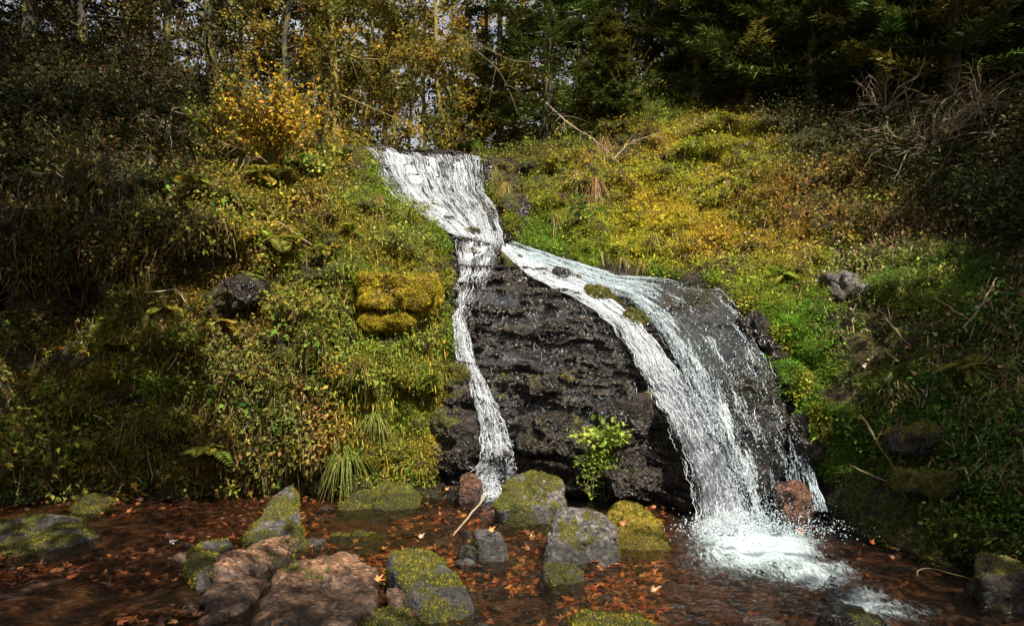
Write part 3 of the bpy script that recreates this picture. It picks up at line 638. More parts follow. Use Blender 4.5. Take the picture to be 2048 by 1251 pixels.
# stones set in the banks
def bankrock(name, px, py, wpx, hpx, mat, label, cat='rock', thick=.5, moss=.5, up=.8, side=(0, 0, 0), amp=.08, p=14, dens=9000, sub=4, out=.3, tilt=0, box=.62, **kw):
    P0, _, ok_ = surf([px], [py])
    while not ok_[0] and py < 1200: py += 4; P0, _, ok_ = surf([px], [py])
    Y = P0[0, 1]-out; s = Y/FPX
    c = np.array([(px-CX)*s, Y, CH+(HZ-py)*s]); hw, hh = wpx*s/2, hpx*s/2
    pts = []
    rs = np.random.default_rng(int(px*3+py)); out *= .6
    for sx in (-1, 1):
        for sz in (-1, 1):
            for sy in (0, 1):
                pts.append((sx*hw*(box+.38*rs.random()), sy*thick+(.12*thick if sz > 0 else -.0)+(.10*rs.random()*thick), sz*hh*(box+.38*rs.random())))
    pts += [(0, 0, hh), (0, -.08*thick, 0), (-hw, .3*thick, 0), (hw, .3*thick, 0), (0, .1*thick, -hh)]
    pts = np.array(pts); ct, st = math.cos(R(tilt)), math.sin(R(tilt))
    pts = np.stack([pts[:, 0]*ct-pts[:, 2]*st, pts[:, 1], pts[:, 0]*st+pts[:, 2]*ct], 1)+c
    V, F, C, N = rock_mesh(pts, sub, p, amp, int(px+py) % 91, 1.0, moss, up, side)
    if label is None: return V, F, C, N
    e = empty(name, (V[:, 0].mean(), V[:, 1].mean(), V[:, 2].min()), label, cat)
    mk('stone', [(V, F, C)], mat, e, smooth=True)
    if dens:
        b = moss_on(V, F, C, N, dens, **kw)
        if b is not None: mk('moss', [b], M_MOSS, e, kind='stuff')
    return e
GOLD = [(5, (.56, .42, .025)), (3, (.40, .33, .027)), (2, (.21, .20, .02)), (.6, (.08, .09, .014))]
bankrock('boulder', 782, 584, 176, 84, M_GOLD, 'big block wrapped in golden yellow moss jutting from the left bank', 'boulder', .9, 1.0, .2, amp=.055, dens=22000, sub=5, out=.6, box=.78, p=11, palette=GOLD, low=-9, ln_=.03)
bankrock('rock', 768, 644, 135, 44, M_GOLD, 'flat mossy slab directly under the golden moss block', 'rock', .8, .95, .2, amp=.06, dens=22000, sub=5, out=.4, box=.8, p=9, palette=GOLD, low=-9, ln_=.03)
bankrock('boulder', 912, 760, 66, 90, M_ROCKG, 'dark green mossy boulder left of the narrow stream, halfway down', 'boulder', .6, .8, .5, dens=9000, out=.25, low=-9)
bankrock('boulder', 905, 880, 120, 150, M_ROCKD, 'wet black boulder left of the narrow stream near its foot', 'boulder', .7, .12, .6, dens=5000, sub=5, out=.25, low=-9, amp=.07)
bankrock('rock', 1715, 570, 110, 95, M_ROCKG, 'bare grey rock bedded in the green moss of the right bank', 'rock', .7, .1, .3, amp=.09, dens=3000, out=.2, low=-9, p=7)
bankrock('rock', 475, 585, 90, 90, M_ROCKD, 'bare dark grey rock under the overhang of the left bank', 'rock', .6, .1, .2, amp=.09, dens=2000, out=.3, low=-9, p=7)
bankrock('rock', 1880, 885, 130, 66, M_ROCKD, 'dark grey rock in the moss low on the right bank', 'rock', .6, .25, .5, amp=.09, dens=6000, out=.15, low=-9, p=7)
bankrock('rock', 1900, 975, 120, 55, M_ROCKD, 'dim mossy rock at the lower right edge of the bank', 'rock', .6, .6, .3, amp=.07, dens=8000, out=.2, low=-9)
bankrock('rock', 1018, 528, 34, 56, M_ROCKD, 'dark mossy wedge splitting the water below the upper fall', 'rock', .5, .45, .6, amp=.07, dens=5000, out=.2, tilt=30, low=-9)
bankrock('rock', 896, 438, 30, 18, M_ROCKD, 'small dark stone poking out of the upper fall', 'rock', .3, .2, .4, dens=0, out=.16)
bankrock('rock', 936, 462, 52, 26, M_ROCKD, 'flat mossy stone at the foot of the upper fall', 'rock', .35, .6, .4, dens=6000, out=.2, low=-9)
bankrock('rock', 1138, 550, 74, 26, M_ROCKD, 'low wet dark rock parting the two right streams at their start', 'rock', .5, .35, .5, dens=6000, out=.2, tilt=-20, low=-9)
bankrock('rock', 1215, 595, 110, 34, M_ROCKD, 'upper end of the mossy rib between the two right streams', 'rock', .5, .65, .5, dens=9000, out=.16, tilt=-28, low=-9)
bankrock('rock', 1285, 645, 92, 36, M_ROCKD, 'lower end of the mossy rib between the two right streams', 'rock', .5, .75, .5, dens=9000, out=.16, tilt=-48, low=-9)
bankrock('rock', 1020, 785, 92, 70, M_ROCKD, 'green mossy knob on the dark rock face beside the narrow stream', 'rock', .5, .5, .9, dens=9000, out=.1, low=-9, amp=.13, p=18)
bankrock('rock', 1135, 770, 170, 56, M_ROCKD, 'wide mossy ledge across the middle of the dark rock face', 'rock', .6, .4, .9, dens=8000, out=.12, low=-9, amp=.13, p=18)
bankrock('rock', 1040, 562, 90, 30, M_ROCKD, 'black wet block under the upper pool of the rock face', 'rock', .6, .1, .5, dens=0, out=.15)
bankrock('rock', 1270, 880, 130, 190, M_ROCKD, 'tall bulging black rock left of the right fall', 'rock', .8, .02, .3, dens=0, out=.22, sub=5, amp=.08)
bankrock('rock', 1290, 970, 170, 70, M_ROCKD, 'glossy black rock at the foot of the rock face by the right fall', 'rock', .7, .0, .1, dens=0, out=.3, sub=5, amp=.07)
bankrock('rock', 1100, 870, 150, 100, M_ROCKD, 'dark overhanging rock above the lowest mossy boulder', 'rock', .7, .15, .6, dens=3000, out=.3, sub=5, amp=.07, low=-9)
# brow stones by the upper lip
bankrock('rock', 742, 300, 60, 34, M_ROCKD, 'dark stone at the left lip of the upper fall', 'rock', .5, .3, .6, dens=4000, out=.15, low=-9)
bankrock('rock', 972, 345, 44, 76, M_ROCKD, 'black wet rock right of the upper fall', 'rock', .5, .2, .5, dens=3000, out=.15, low=-9)
bankrock('rock', 1035, 425, 60, 100, M_ROCKD, 'black wet rock wall right of the upper fall foot', 'rock', .5, .25, .5, dens=4000, out=.15, low=-9, tilt=15)
bankrock('rock', 1540, 690, 60, 170, M_ROCKD, 'black wet rock edge right of the spreading fall', 'rock', .5, .1, .4, dens=2000, out=.12, low=-9, tilt=28, sub=5, amp=.07)
bankrock('rock', 1630, 910, 56, 170, M_ROCKD, 'black wet rock below the green moss of the right bank', 'rock', .5, .1, .4, dens=2000, out=.15, low=-9, tilt=18, sub=5, amp=.07)

for px, py, w_, h_, lb in ((770,292,44,16,'low mossy stone on the lip of the upper fall near its left end'),(838,296,30,12,'small dark stone in the middle of the upper lip'),(905,304,46,16,'flat wet stone on the upper lip right of the middle'),(946,310,36,20,'mossy stone closing the right end of the upper lip')):
    bankrock('rock', px, py, w_, h_, M_ROCKD, lb, 'rock', .4, .4, .6, dens=6000, out=.10, low=-9)

# ------------------------------------------------------------------ running water
def poly_at(E, v):
    E = np.asarray(E, float); d = np.r_[0, np.cumsum(np.linalg.norm(np.diff(E, axis=0), axis=1))]; d /= d[-1]
    return np.stack([np.interp(v, d, E[:, 0]), np.interp(v, d, E[:, 1])], -1)
def flow(A, B, u, v):
    """u across, v along -> column, row"""
    a = poly_at(A, v); b = poly_at(B, v); q = a+(b-a)*u[..., None]
    q[..., 1] += 7*np.clip(1-v*9, 0, 1)*noise(np.stack([u*9+a[..., 0]*0+A[0][0], u*0, u*0], -1), 44)      # uneven lip
    return q
def lift(P, off):
    P = P.copy(); k = off/ P[..., 1]
    return P
def fall(name, A, B, label, nstr, ndrop, mat, off=(.05, .05), film=(.0, 26, 5), wob=.02, rad=(.0035, .009), dens=None, vlen=(.06, .3), dropr=(.004, .011), spread=.06, nu=40, nv=110, white=None, ujit=0.0, filmlo=(.47, .70)):
    """a fall between the edge lines A and B: water film, strands of white water and flung drops"""
    uu, vv = np.meshgrid(np.linspace(0, 1, nu), np.linspace(0, 1, nv), indexing='ij')
    q = flow(A, B, uu, vv)
    P, N, ok = surf(q[..., 0], q[..., 1])
    P[..., 1][~ok] = np.nan
    for c in range(nu):                                   # lip points above the brow take the depth just below
        y = P[c, :, 1]; g = ~np.isnan(y)
        if g.any(): P[c, :, 1] = np.interp(np.arange(nv), np.where(g)[0], y[g])
    rowm = np.nanmedian(P[..., 1], axis=0); P[..., 1] = np.where(np.isnan(P[..., 1]), rowm[None], P[..., 1])
    # smooth the sheet so that it leaps over small relief
    Y = P[..., 1]
    for _ in range(14):
        Yp = np.pad(Y, ((1, 1), (1, 1)), 'edge'); Y = np.minimum(Y, (Yp[:-2, 1:-1]+Yp[2:, 1:-1]+Yp[1:-1, :-2]+Yp[1:-1, 2:]+Yp[1:-1, 1:-1])/5)
    for _ in range(10):
        Yp = np.pad(Y, ((1, 1), (2, 2)), 'edge'); Y = (Yp[:-2, 2:-2]+Yp[2:, 2:-2]+Yp[1:-1, :-4]+Yp[1:-1, 4:]+Yp[1:-1, 1:-3]+Yp[1:-1, 3:-1]+Yp[1:-1, 2:-2])/7
    Y = Y-.03-(off[0]+(off[1]-off[0])*vv)
    def depth(u, v):
        i = np.clip(u*(nu-1), 0, nu-1.001); j = np.clip(v*(nv-1), 0, nv-1.001); i0 = i.astype(int); j0 = j.astype(int); a = i-i0; b = j-j0
        return Y[i0, j0]*(1-a)*(1-b)+Y[i0+1, j0]*a*(1-b)+Y[i0, j0+1]*(1-a)*b+Y[i0+1, j0+1]*a*b
    S = at(q[..., 0], q[..., 1], Y)
    base = S[nu//2, nv-1]
    e = empty(name, base, label, 'waterfall')
    ii = np.arange(nu*nv).reshape(nu, nv)
    F = np.stack([ii[:-1, :-1], ii[1:, :-1], ii[1:, 1:], ii[:-1, 1:]], -1).reshape(-1, 4)
    wd = np.linalg.norm(S[0, nv//2]-S[-1, nv//2]); ln_ = np.linalg.norm(np.diff(S[nu//2], axis=0), axis=1).sum()
    wh = film[0]+(white(uu, vv) if white else 0)-.5*(np.abs(uu-.5)*2)**6
    S2 = S.copy(); S2[..., 1] += .035
    C = np.stack([wh, uu*wd, vv*ln_], -1)
    mk('water_film', [(S2.reshape(-1, 3), F, C.reshape(-1, 3))], film_mat(name+'_film', film[1], film[2], *filmlo), e, smooth=True)
    # strands
    n = nstr; k = 11
    cu = rng.random(n*4); cv = rng.random(n*4)
    if dens is not None:
        keep = rng.random(n*4) < dens(cu, cv); cu, cv = cu[keep], cv[keep]
    cu, cv = cu[:n], cv[:n]; n = len(cu)
    L = rng.uniform(*vlen, n)
    t = np.linspace(0, 1, k)
    V = np.clip(cv[:, None]+(t[None]-.5)*L[:, None], 0, 1)
    ph = rng.uniform(0, 100, n)
    wv = noise(np.stack([np.repeat(cu[:, None]*wd*9, k, 1), V*ln_*5.0, np.repeat(cu[:, None]*0, k, 1)], -1), 3)*wob*2.2+noise(np.stack([np.repeat(ph[:, None], k, 1), V*ln_*24, V*0], -1), 8)*wob*1.3
    U = cu[:, None]*1.08-.04+(wv+ujit*rng.normal(0, 1, (n, 1))*(t[None]-.5))/max(wd, .3)
    qq = flow(A, B, U, V)
    D = depth(np.clip(U, 0, 1), V)-rng.uniform(-.01, spread, (n, 1))*(.4+.6*V)-.015*np.abs(noise(np.stack([V*ln_*12, np.repeat(ph[:, None], k, 1), V*0], -1), 4))
    PP = at(qq[..., 0], qq[..., 1], D)
    rr = rng.uniform(*rad, n)[:, None]*np.sin(np.pi*np.clip(t, .03, .97))[None]**.6*np.clip(2.4*np.abs(noise(np.stack([V*ln_*16, np.repeat(ph[:, None], k, 1), V*0+3], -1), 6))+.25, .1, 1.7)
    mk('strands', [tubes(PP, rr, 4)], mat, e, smooth=True, kind='stuff')
    # drops
    n = ndrop
    cu = rng.random(n*4); cv = rng.random(n*4)
    if dens is not None:
        keep = rng.random(n*4) < dens(cu, cv)**.9; cu, cv = cu[keep], cv[keep]
    cu, cv = cu[:n], cv[:n]; n = len(cu)
    qd = flow(A, B, np.clip(cu+rng.normal(0, .02, n), -.06, 1.06), cv)
    D = depth(np.clip(cu, 0, 1), cv)-np.abs(rng.normal(0, spread*1.2, n))
    PD = at(qd[:, 0], qd[:, 1], D)
    sc = .66*(rng.uniform(*dropr, n)*np.where(rng.random(n) < .12, 1.7, 1))[:, None]*np.stack([rng.uniform(.5, 1, n), rng.uniform(.5, 1, n), rng.uniform(.8, 3.2, n)], 1)
    oc = (np.array([[1, 0, 0], [-1, 0, 0], [0, 1, 0], [0, -1, 0], [0, 0, 1], [0, 0, -1]], float), np.array([[0, 2, 4], [2, 1, 4], [1, 3, 4], [3, 0, 4], [2, 0, 5], [1, 2, 5], [3, 1, 5], [0, 3, 5]]))
    Rm = frames(np.repeat([[0, 1., 0]], n, 0)+rng.normal(0, .35, (n, 3)), np.repeat([[0, 0, 1.]], n, 0)+rng.normal(0, .3, (n, 3)))
    mk('drops', [inst(oc, PD, Rm, sc, np.ones((n, 3)))], mat, e, smooth=True, kind='stuff')
    return e
UA = [(728,296),(742,306),(750,322),(765,350),(790,390),(830,420),(870,445),(905,468)]; UB = [(950,312),(956,322),(959,345),(962,385),(978,405),(990,430),(1000,465),(1006,492)]
def ud(u, v): return np.clip(.5+.55*noise(np.stack([u*11, v*1.6, u*0], -1), 12)+.5*noise(np.stack([u*34, v*5, u*0], -1), 13)+.2*(u < .5), .03, 1)
fall('waterfall', UA, UB, 'upper white waterfall pouring over the brow between mossy banks', 1000, 3000, M_WHITE, (.09, .10), (-.01, 17, 1.8), .012, (.0014, .0046), dens=ud, vlen=(.03, .26), white=lambda u, v: .13*noise(np.stack([u*9, v*1.6, u*0], -1), 12)-.25*np.clip(1-v*22, 0, 1))
LA = [(886,448),(906,472),(914,500),(920,545),(914,598),(905,640),(912,700),(934,760),(950,800),(966,860),(962,925),(925,985)]
LB = [(996,462),(1003,485),(990,520),(986,545),(958,595),(932,640),(944,700),(968,765),(992,805),(1012,860),(1036,930),(1020,975)]
def ld(u, v): return np.clip(.62+.5*noise(np.stack([u*6, v*26, u*0], -1), 14)-.5*g2(v, v*0, .27, 0, .09, 1)+.25*noise(np.stack([u*5, v*9, u*0], -1), 2), .08, 1)
fall('waterfall', LA, LB, 'narrow left stream zigzagging down the dark rock face', 800, 2200, M_WHITE, (.03, .03), (.02, 24, 5), .014, (.0014, .0042), ld, (.012, .09), white=lambda u, v: -.22*g2(v, v*0, .28, 0, .1, 1), nv=150, nu=24)
RA = [(1000,497),(1060,552),(1150,594),(1228,648),(1268,720),(1330,832),(1375,935),(1402,1052)]
RB = [(1022,494),(1100,534),(1190,578),(1262,628),(1318,690),(1380,780),(1440,885),(1500,1060)]
fall('waterfall', RA, RB, 'main right stream sliding from the channel into the foaming plunge', 1400, 3800, M_WHITE, (.06, .10), (.11, 20, 4), .014, (.0015, .0048), lambda u, v: np.clip(.7-.35*(u < .12)*(v > .5)+.6*noise(np.stack([u*10, v*16, u*0], -1), 15), .06, 1), (.012, .085), spread=.07, nv=150, nu=30, white=lambda u, v: .06*noise(np.stack([u*7, v*5, u*0], -1), 22))
SA = [(1006,497),(1092,532),(1190,574),(1262,600),(1318,655),(1372,752),(1424,862),(1470,980),(1500,1062)]
SB = [(1020,486),(1130,518),(1235,550),(1335,559),(1435,582),(1490,640),(1545,745),(1600,880),(1628,1000)]
def sd(u, v):
    top = sstep(.42, .3, v)
    edge = sstep(.55, .15, u)
    return np.clip(.62*top+(1-top)*(.05+.8*edge**1.5)+.5*noise(np.stack([u*14, v*14, u*0], -1), 4), .03, 1)
fall('waterfall', SA, SB, 'wide right fall arching over the lip and thinning to spray over black rock', 1100, 6000, M_BLUEW, (.06, .10), (-.06, 30, 5), .012, (.0014, .0042), sd, (.008, .06), spread=.09, nv=150, nu=44, white=lambda u, v: .3*(sd(u, v)-.5))
fall('waterfall', [(1585,868),(1592,905),(1606,945),(1618,962)], [(1600,868),(1612,905),(1628,945),(1632,962)], 'thin trickle running down black rock behind the reddish rock', 120, 160, M_BLUEW, (.06, .1), (-.1, 22, 6), .015, (.003, .006), None, (.08, .3), nv=40, nu=8)
fall('waterfall', [(1618,966),(1622,990),(1626,1022)], [(1632,964),(1644,990),(1655,1022)], 'little spout dropping off the reddish brown rock', 110, 150, M_BLUEW, (.35, .4), (-.1, 22, 6), .012, (.003, .006), None, (.1, .4), nv=40, nu=8)
fall('waterfall', [(960,565),(955,640),(960,700),(985,780),(1010,860)], [(1190,610),(1250,690),(1270,760),(1290,850),(1320,940)], 'sparse trickles between the streams, with drops standing in for glints on the wet rock face', 55, 700, M_WHITE, (.0, .0), (-.42, 30, 4), .02, (.001, .0022), lambda u, v: np.clip(.3+.9*noise(np.stack([u*16, v*3, u*0], -1), 41), .0, 1), (.02, .09), (.002, .006), .02, nu=40, nv=80)  # thin trickles; the white drops stand in for glints on wet rock
# splash where the falls strike the stream: flung drops and froth beads
def splash(name, label, cx, cy, Y, rx, ry, rz, n, mat, sizes=(.004, .014)):
    c = at(cx, cy, Y); th = rng.uniform(0, 2*np.pi, n); rr = np.abs(rng.normal(0, .55, n))
    P = np.stack([c[0]+rx*rr*np.cos(th), c[1]+ry*rr*np.sin(th), np.abs(rng.normal(0, 1, n))**1.5*rz*np.exp(-rr*1.2)+.006], 1)
    V, F = ICO[1]; s = rng.uniform(*sizes, n)*np.exp(-P[:, 2]*1.4)
    e = mk(name, [inst((V, F), P, frames(rng.normal(0, 1, (n, 3)), rng.normal(0, 1, (n, 3))), s[:, None]*rng.uniform(.5, 1.5, (n, 3)), np.ones((n, 3)))], mat, smooth=True, kind='stuff', label=label, cat='foam')
    return e
splash('foam', 'boiling white foam where the right fall strikes the stream', 1465, 1062, 7.0, .50, .26, .18, 2400, M_WHITE, (.003, .009))
splash('foam', 'spray drifting off the right fall over the outflow', 1550, 1075, 6.9, .9, .4, .22, 1500, M_BLUEW, (.003, .009))
splash('foam', 'white splash at the foot of the narrow left stream', 985, 975, 9.0, .42, .22, .12, 1300, M_WHITE, (.004, .012))

# ------------------------------------------------------------------ ground cover on the banks
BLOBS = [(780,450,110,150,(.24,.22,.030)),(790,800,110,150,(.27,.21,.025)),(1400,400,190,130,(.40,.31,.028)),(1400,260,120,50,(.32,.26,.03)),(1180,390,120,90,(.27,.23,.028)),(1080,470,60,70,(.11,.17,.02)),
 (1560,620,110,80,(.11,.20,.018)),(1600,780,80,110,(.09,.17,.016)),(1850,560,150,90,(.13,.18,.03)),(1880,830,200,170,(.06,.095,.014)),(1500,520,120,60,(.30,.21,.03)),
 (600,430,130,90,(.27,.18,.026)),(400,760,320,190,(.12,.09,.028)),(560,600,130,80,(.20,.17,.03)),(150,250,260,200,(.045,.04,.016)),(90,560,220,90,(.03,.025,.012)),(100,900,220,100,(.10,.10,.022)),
 (1750,130,330,150,(.034,.042,.012)),(1800,440,130,50,(.17,.08,.03)),(1900,300,200,110,(.11,.085,.035)),(560,300,120,100,(.30,.19,.024)),(450,985,200,30,(.14,.12,.02)),(1650,420,120,60,(.22,.17,.03)),(1980,480,120,80,(.02,.022,.01))]  # dark plants at the upper corners; hollow and edge shade partly put into colour
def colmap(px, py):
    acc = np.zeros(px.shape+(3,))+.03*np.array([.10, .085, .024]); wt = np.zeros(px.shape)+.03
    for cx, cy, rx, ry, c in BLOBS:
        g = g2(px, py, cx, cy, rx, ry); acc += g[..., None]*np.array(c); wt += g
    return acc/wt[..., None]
RM_ = [(x+(-12 if x < 1000 else 10), y) for x, y in ROCKPOLY]
HOLLOWS = [(90,600,130,38),(380,525,55,34),(445,505,45,26),(470,600,62,50),(770,677,42,18),(620,545,40,24),(250,800,60,20),(150,720,70,18),(560,690,40,22),(1730,690,60,18),(1690,790,50,30),(330,880,70,16),(40,720,50,30)]
def pick(n, region, avoid_rock=True):
    """random places on the banks inside an image-plane box or union of ellipses -> px, py, P, N"""
    if len(region[0]) == 2:
        xs = [a for a, b in region]; ys = [b for a, b in region]
        px = rng.uniform(min(xs), max(xs), n*2); py = rng.uniform(min(ys), max(ys), n*2)
        k = inpoly(px, py, region)
    else:
        wt = np.array([r[4] if len(r) > 4 else r[2]*r[3] for r in region], float); k = rng.choice(len(region), n*2, p=wt/wt.sum())
        th = rng.uniform(0, 2*np.pi, n*2); r = np.sqrt(rng.random(n*2))
        A = np.array([r[:4] for r in region], float)[k]
        px = A[:, 0]+A[:, 2]*r*np.cos(th); py = A[:, 1]+A[:, 3]*r*np.sin(th); k = np.ones(n*2, bool)
    if avoid_rock: k &= ~inpoly(px+rng.normal(0, 9, px.shape), py+rng.normal(0, 9, px.shape), ROCKPOLY)
    for hx, hy, hrx, hry in HOLLOWS: k &= ((px-hx)/hrx)**2+((py-hy)/hry)**2 > rng.uniform(.7, 1.25, px.shape)
    k &= (py < 1235)
    px, py = px[k][:n], py[k][:n]
    P, N, ok = surf(px, py); ok &= (P[:, 2] > -.02)
    return px[ok], py[ok], P[ok], N[ok]
ALL = [(-140, -150), (2200, -150), (2200, 1235), (-140, 1235)]
UPV = np.array([0, 0, 1.])
def clumps(T, n, region, per, rad, hgt, size, droop=.2, out=.6, jit=.2, colf=None, palette=None, tilt=1.0, avoid=True, aspect=1.0, gap=None):
    px, py, P, N = pick(n, region, avoid)
    if gap is not None:
        k = rng.random(len(px)) < gap(P); px, py, P, N = px[k], py[k], P[k], N[k]
    n = len(P)
    base = pal(n, palette, .15) if palette else colmap(px, py)*1.45
    base = base*(1+.28*rng.normal(0, 1, (n, 1)))*(1+.10*rng.normal(0, 1, (n, 3)))
    hue = np.clip(.5+.6*fbm(P*1.3, 3, 77), 0, 1)[:, None]
    base = base*(np.array([1.12, .98, 1.0])*hue+np.array([.75, 1.08, .9])*(1-hue))
    m = n*per; r = np.repeat
    Pn, Nn, Bn = r(P, per, 0), r(N, per, 0), r(base, per, 0)
    cs = r(rng.uniform(.6, 1.5, n), per)
    off = rng.normal(0, 1, (m, 3)); off -= (off*Nn).sum(1, keepdims=True)*Nn; off = off*(rad*cs)[:, None]*.6
    h = (rng.random(m)**.8)*hgt*cs*np.exp(-(np.linalg.norm(off, axis=1)/(rad*cs+1e-6))**2*.6)
    pos = Pn+off+Nn*h[:, None]+UPV*(h*.35)[:, None]
    d = unit(unit(off+1e-6)*.7+Nn*out+rng.normal(0, .5, (m, 3))-UPV*droop)
    up = unit(Nn*.6+UPV*.6+rng.normal(0, .45*tilt, (m, 3)))
    s = size*rng.uniform(.55, 1.45, m)*r(rng.uniform(.75, 1.3, n), per)
    c = np.clip(Bn*(1+jit*rng.normal(0, 1, (m, 1)))*(1+.08*rng.normal(0, 1, (m, 3))), .004, .8)
    return inst(T, pos, frames(d, up), np.stack([s*aspect, s, s], 1), c)
# moss carpet
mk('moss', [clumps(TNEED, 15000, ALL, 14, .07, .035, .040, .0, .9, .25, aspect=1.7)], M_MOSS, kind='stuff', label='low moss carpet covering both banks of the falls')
GOLDZ = [(1420,350,170,130),(1330,470,150,70),(1180,400,140,110),(780,470,110,150),(800,800,110,160),(1560,500,110,60),(1400,250,140,50)]
LEFTZ = [(450,640,240,180),(560,450,150,110),(300,850,280,110),(620,850,80,120),(150,700,160,120),(580,330,120,70)]
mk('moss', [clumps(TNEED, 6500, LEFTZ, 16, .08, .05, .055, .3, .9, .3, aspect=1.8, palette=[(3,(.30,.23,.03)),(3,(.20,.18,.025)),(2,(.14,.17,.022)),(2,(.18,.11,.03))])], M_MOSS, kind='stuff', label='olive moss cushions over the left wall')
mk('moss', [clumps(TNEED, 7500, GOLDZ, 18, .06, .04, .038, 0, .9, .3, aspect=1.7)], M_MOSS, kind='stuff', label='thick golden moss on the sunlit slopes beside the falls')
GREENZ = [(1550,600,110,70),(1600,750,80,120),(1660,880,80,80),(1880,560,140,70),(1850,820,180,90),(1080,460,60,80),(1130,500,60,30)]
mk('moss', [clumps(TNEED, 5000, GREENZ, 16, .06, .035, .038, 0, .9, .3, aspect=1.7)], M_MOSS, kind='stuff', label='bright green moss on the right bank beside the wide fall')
# leaves
gapf = lambda P: np.clip(.55+1.0*fbm(P*1.1, 3, 91), .12, 1)
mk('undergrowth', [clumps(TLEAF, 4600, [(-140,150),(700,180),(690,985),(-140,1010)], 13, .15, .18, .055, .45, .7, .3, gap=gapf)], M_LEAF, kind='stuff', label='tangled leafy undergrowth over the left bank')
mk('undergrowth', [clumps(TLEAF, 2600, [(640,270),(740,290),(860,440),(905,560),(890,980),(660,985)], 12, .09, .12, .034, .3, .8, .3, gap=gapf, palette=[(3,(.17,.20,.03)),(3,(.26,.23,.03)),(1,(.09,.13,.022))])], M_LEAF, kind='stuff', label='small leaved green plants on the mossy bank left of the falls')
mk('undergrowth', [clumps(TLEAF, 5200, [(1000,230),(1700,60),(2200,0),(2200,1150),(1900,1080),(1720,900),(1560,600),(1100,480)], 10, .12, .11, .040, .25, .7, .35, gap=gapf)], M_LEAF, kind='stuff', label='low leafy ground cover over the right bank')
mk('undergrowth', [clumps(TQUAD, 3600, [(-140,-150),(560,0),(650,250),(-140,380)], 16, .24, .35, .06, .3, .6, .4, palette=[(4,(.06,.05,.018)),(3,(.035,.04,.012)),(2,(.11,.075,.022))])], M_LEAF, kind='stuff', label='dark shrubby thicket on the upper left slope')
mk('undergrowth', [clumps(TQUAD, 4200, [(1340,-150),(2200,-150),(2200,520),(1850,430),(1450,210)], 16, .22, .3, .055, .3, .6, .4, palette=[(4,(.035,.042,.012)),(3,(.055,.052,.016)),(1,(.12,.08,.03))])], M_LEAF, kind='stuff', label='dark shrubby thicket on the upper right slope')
CREST = [(960,310),(1010,270),(1160,240),(1250,190),(1340,110),(1420,40),(1600,0),(1640,120),(1450,215),(1330,250),(1100,330)]
mk('undergrowth', [clumps(TLEAF, 1500, CREST, 12, .13, .16, .05, .2, .7, .35, palette=[(3,(.14,.17,.03)),(3,(.24,.20,.03)),(2,(.08,.10,.02))]), clumps(TNEED, 3000, CREST, 14, .07, .04, .05, 0, .9, .3, aspect=1.7, palette=[(3,(.16,.17,.025)),(2,(.30,.24,.03)),(1,(.10,.09,.02))])], M_LEAF, kind='stuff', label='mixed green cover along the crest under the spruces')
SHLF = [(1480,330),(1640,320),(1800,400),(1780,500),(1600,470),(250,300),(560,290)]
mk('undergrowth', [clumps(TLEAF, 1100, [(1620,400,170,80),(1780,330,120,80),(420,340,170,60),(200,520,190,50)], 12, .13, .14, .05, .2, .7, .35, palette=[(3,(.20,.15,.03)),(3,(.12,.11,.025)),(2,(.26,.14,.04))])], M_LEAF, kind='stuff', label='rusty olive cover on the shelves of both banks')
mk('undergrowth', [clumps(TLOBE, 520, [(-140,300),(690,300),(690,985),(-140,1010)], 7, .16, .2, .095, .5, .7, .3, gap=gapf, palette=[(3,(.22,.20,.03)),(3,(.14,.18,.025)),(2,(.30,.18,.03))])], M_LEAF, kind='stuff', label='larger lobed leaves dotted over the left bank')
def hanging(n, region, L, palette, gap=None):
    px, py, P, N = pick(n, region); n = len(P)
    if gap is not None:
        k = rng.random(n) < gap(P); P, N = P[k], N[k]; n = len(P)
    d = unit(N*.35-UPV*1.0+rng.normal(0, .14, (n, 3)))
    return blades(P+N*rng.uniform(.03, .16, (n, 1)), d, L*rng.uniform(.4, 1.5, n), rng.uniform(.0025, .006, n), pal(n, palette, .3), rng.uniform(0, .3, n))
HANG = [(2,(.30,.21,.05)),(3,(.18,.13,.03)),(3,(.14,.08,.03)),(1,(.12,.13,.025))]
mk('hanging_moss', [hanging(5200, [(-100,380),(690,360),(690,960),(-100,960)], .16, HANG, gapf)], M_GRASS, kind='stuff', label='strings of hanging moss draped down the left wall')
mk('hanging_moss', [hanging(2600, [(670,420),(860,470),(890,700),(880,960),(670,960)], .09, [(3,(.48,.34,.04)),(2,(.30,.26,.04)),(1,(.18,.22,.03))], gapf)], M_GRASS, kind='stuff', label='golden moss strings below the mossy block left of the falls')
EDGE = [(735,318,16,14),(748,345,16,14),(768,380,18,14),(800,408,22,14),(835,432,22,12),(872,458,16,14),(884,500,12,26),(890,560,12,26),(890,640,10,30),(893,700,10,30),(968,330,10,16),(985,390,10,20),(1020,440,14,20),(1060,485,20,14),(1110,505,20,10),(1180,525,24,10),(1330,548,40,9),(1430,560,16,14),(1500,610,14,16),(1555,690,16,30),(1600,770,16,30),(1640,850,18,30)]
mk('undergrowth', [clumps(TLEAF, 520, EDGE, 11, .07, .13, .036, .5, .9, .3, palette=[(3,(.16,.22,.03)),(3,(.27,.25,.03)),(1,(.08,.12,.02))], avoid=False), clumps(TNEED, 900, EDGE, 14, .06, .08, .045, .3, .9, .3, aspect=1.7, palette=[(3,(.20,.24,.025)),(2,(.36,.28,.03)),(1,(.10,.13,.02))], avoid=False)], M_LEAF, kind='stuff', label='fringe of moss and small leaves overhanging the edges of the falls')
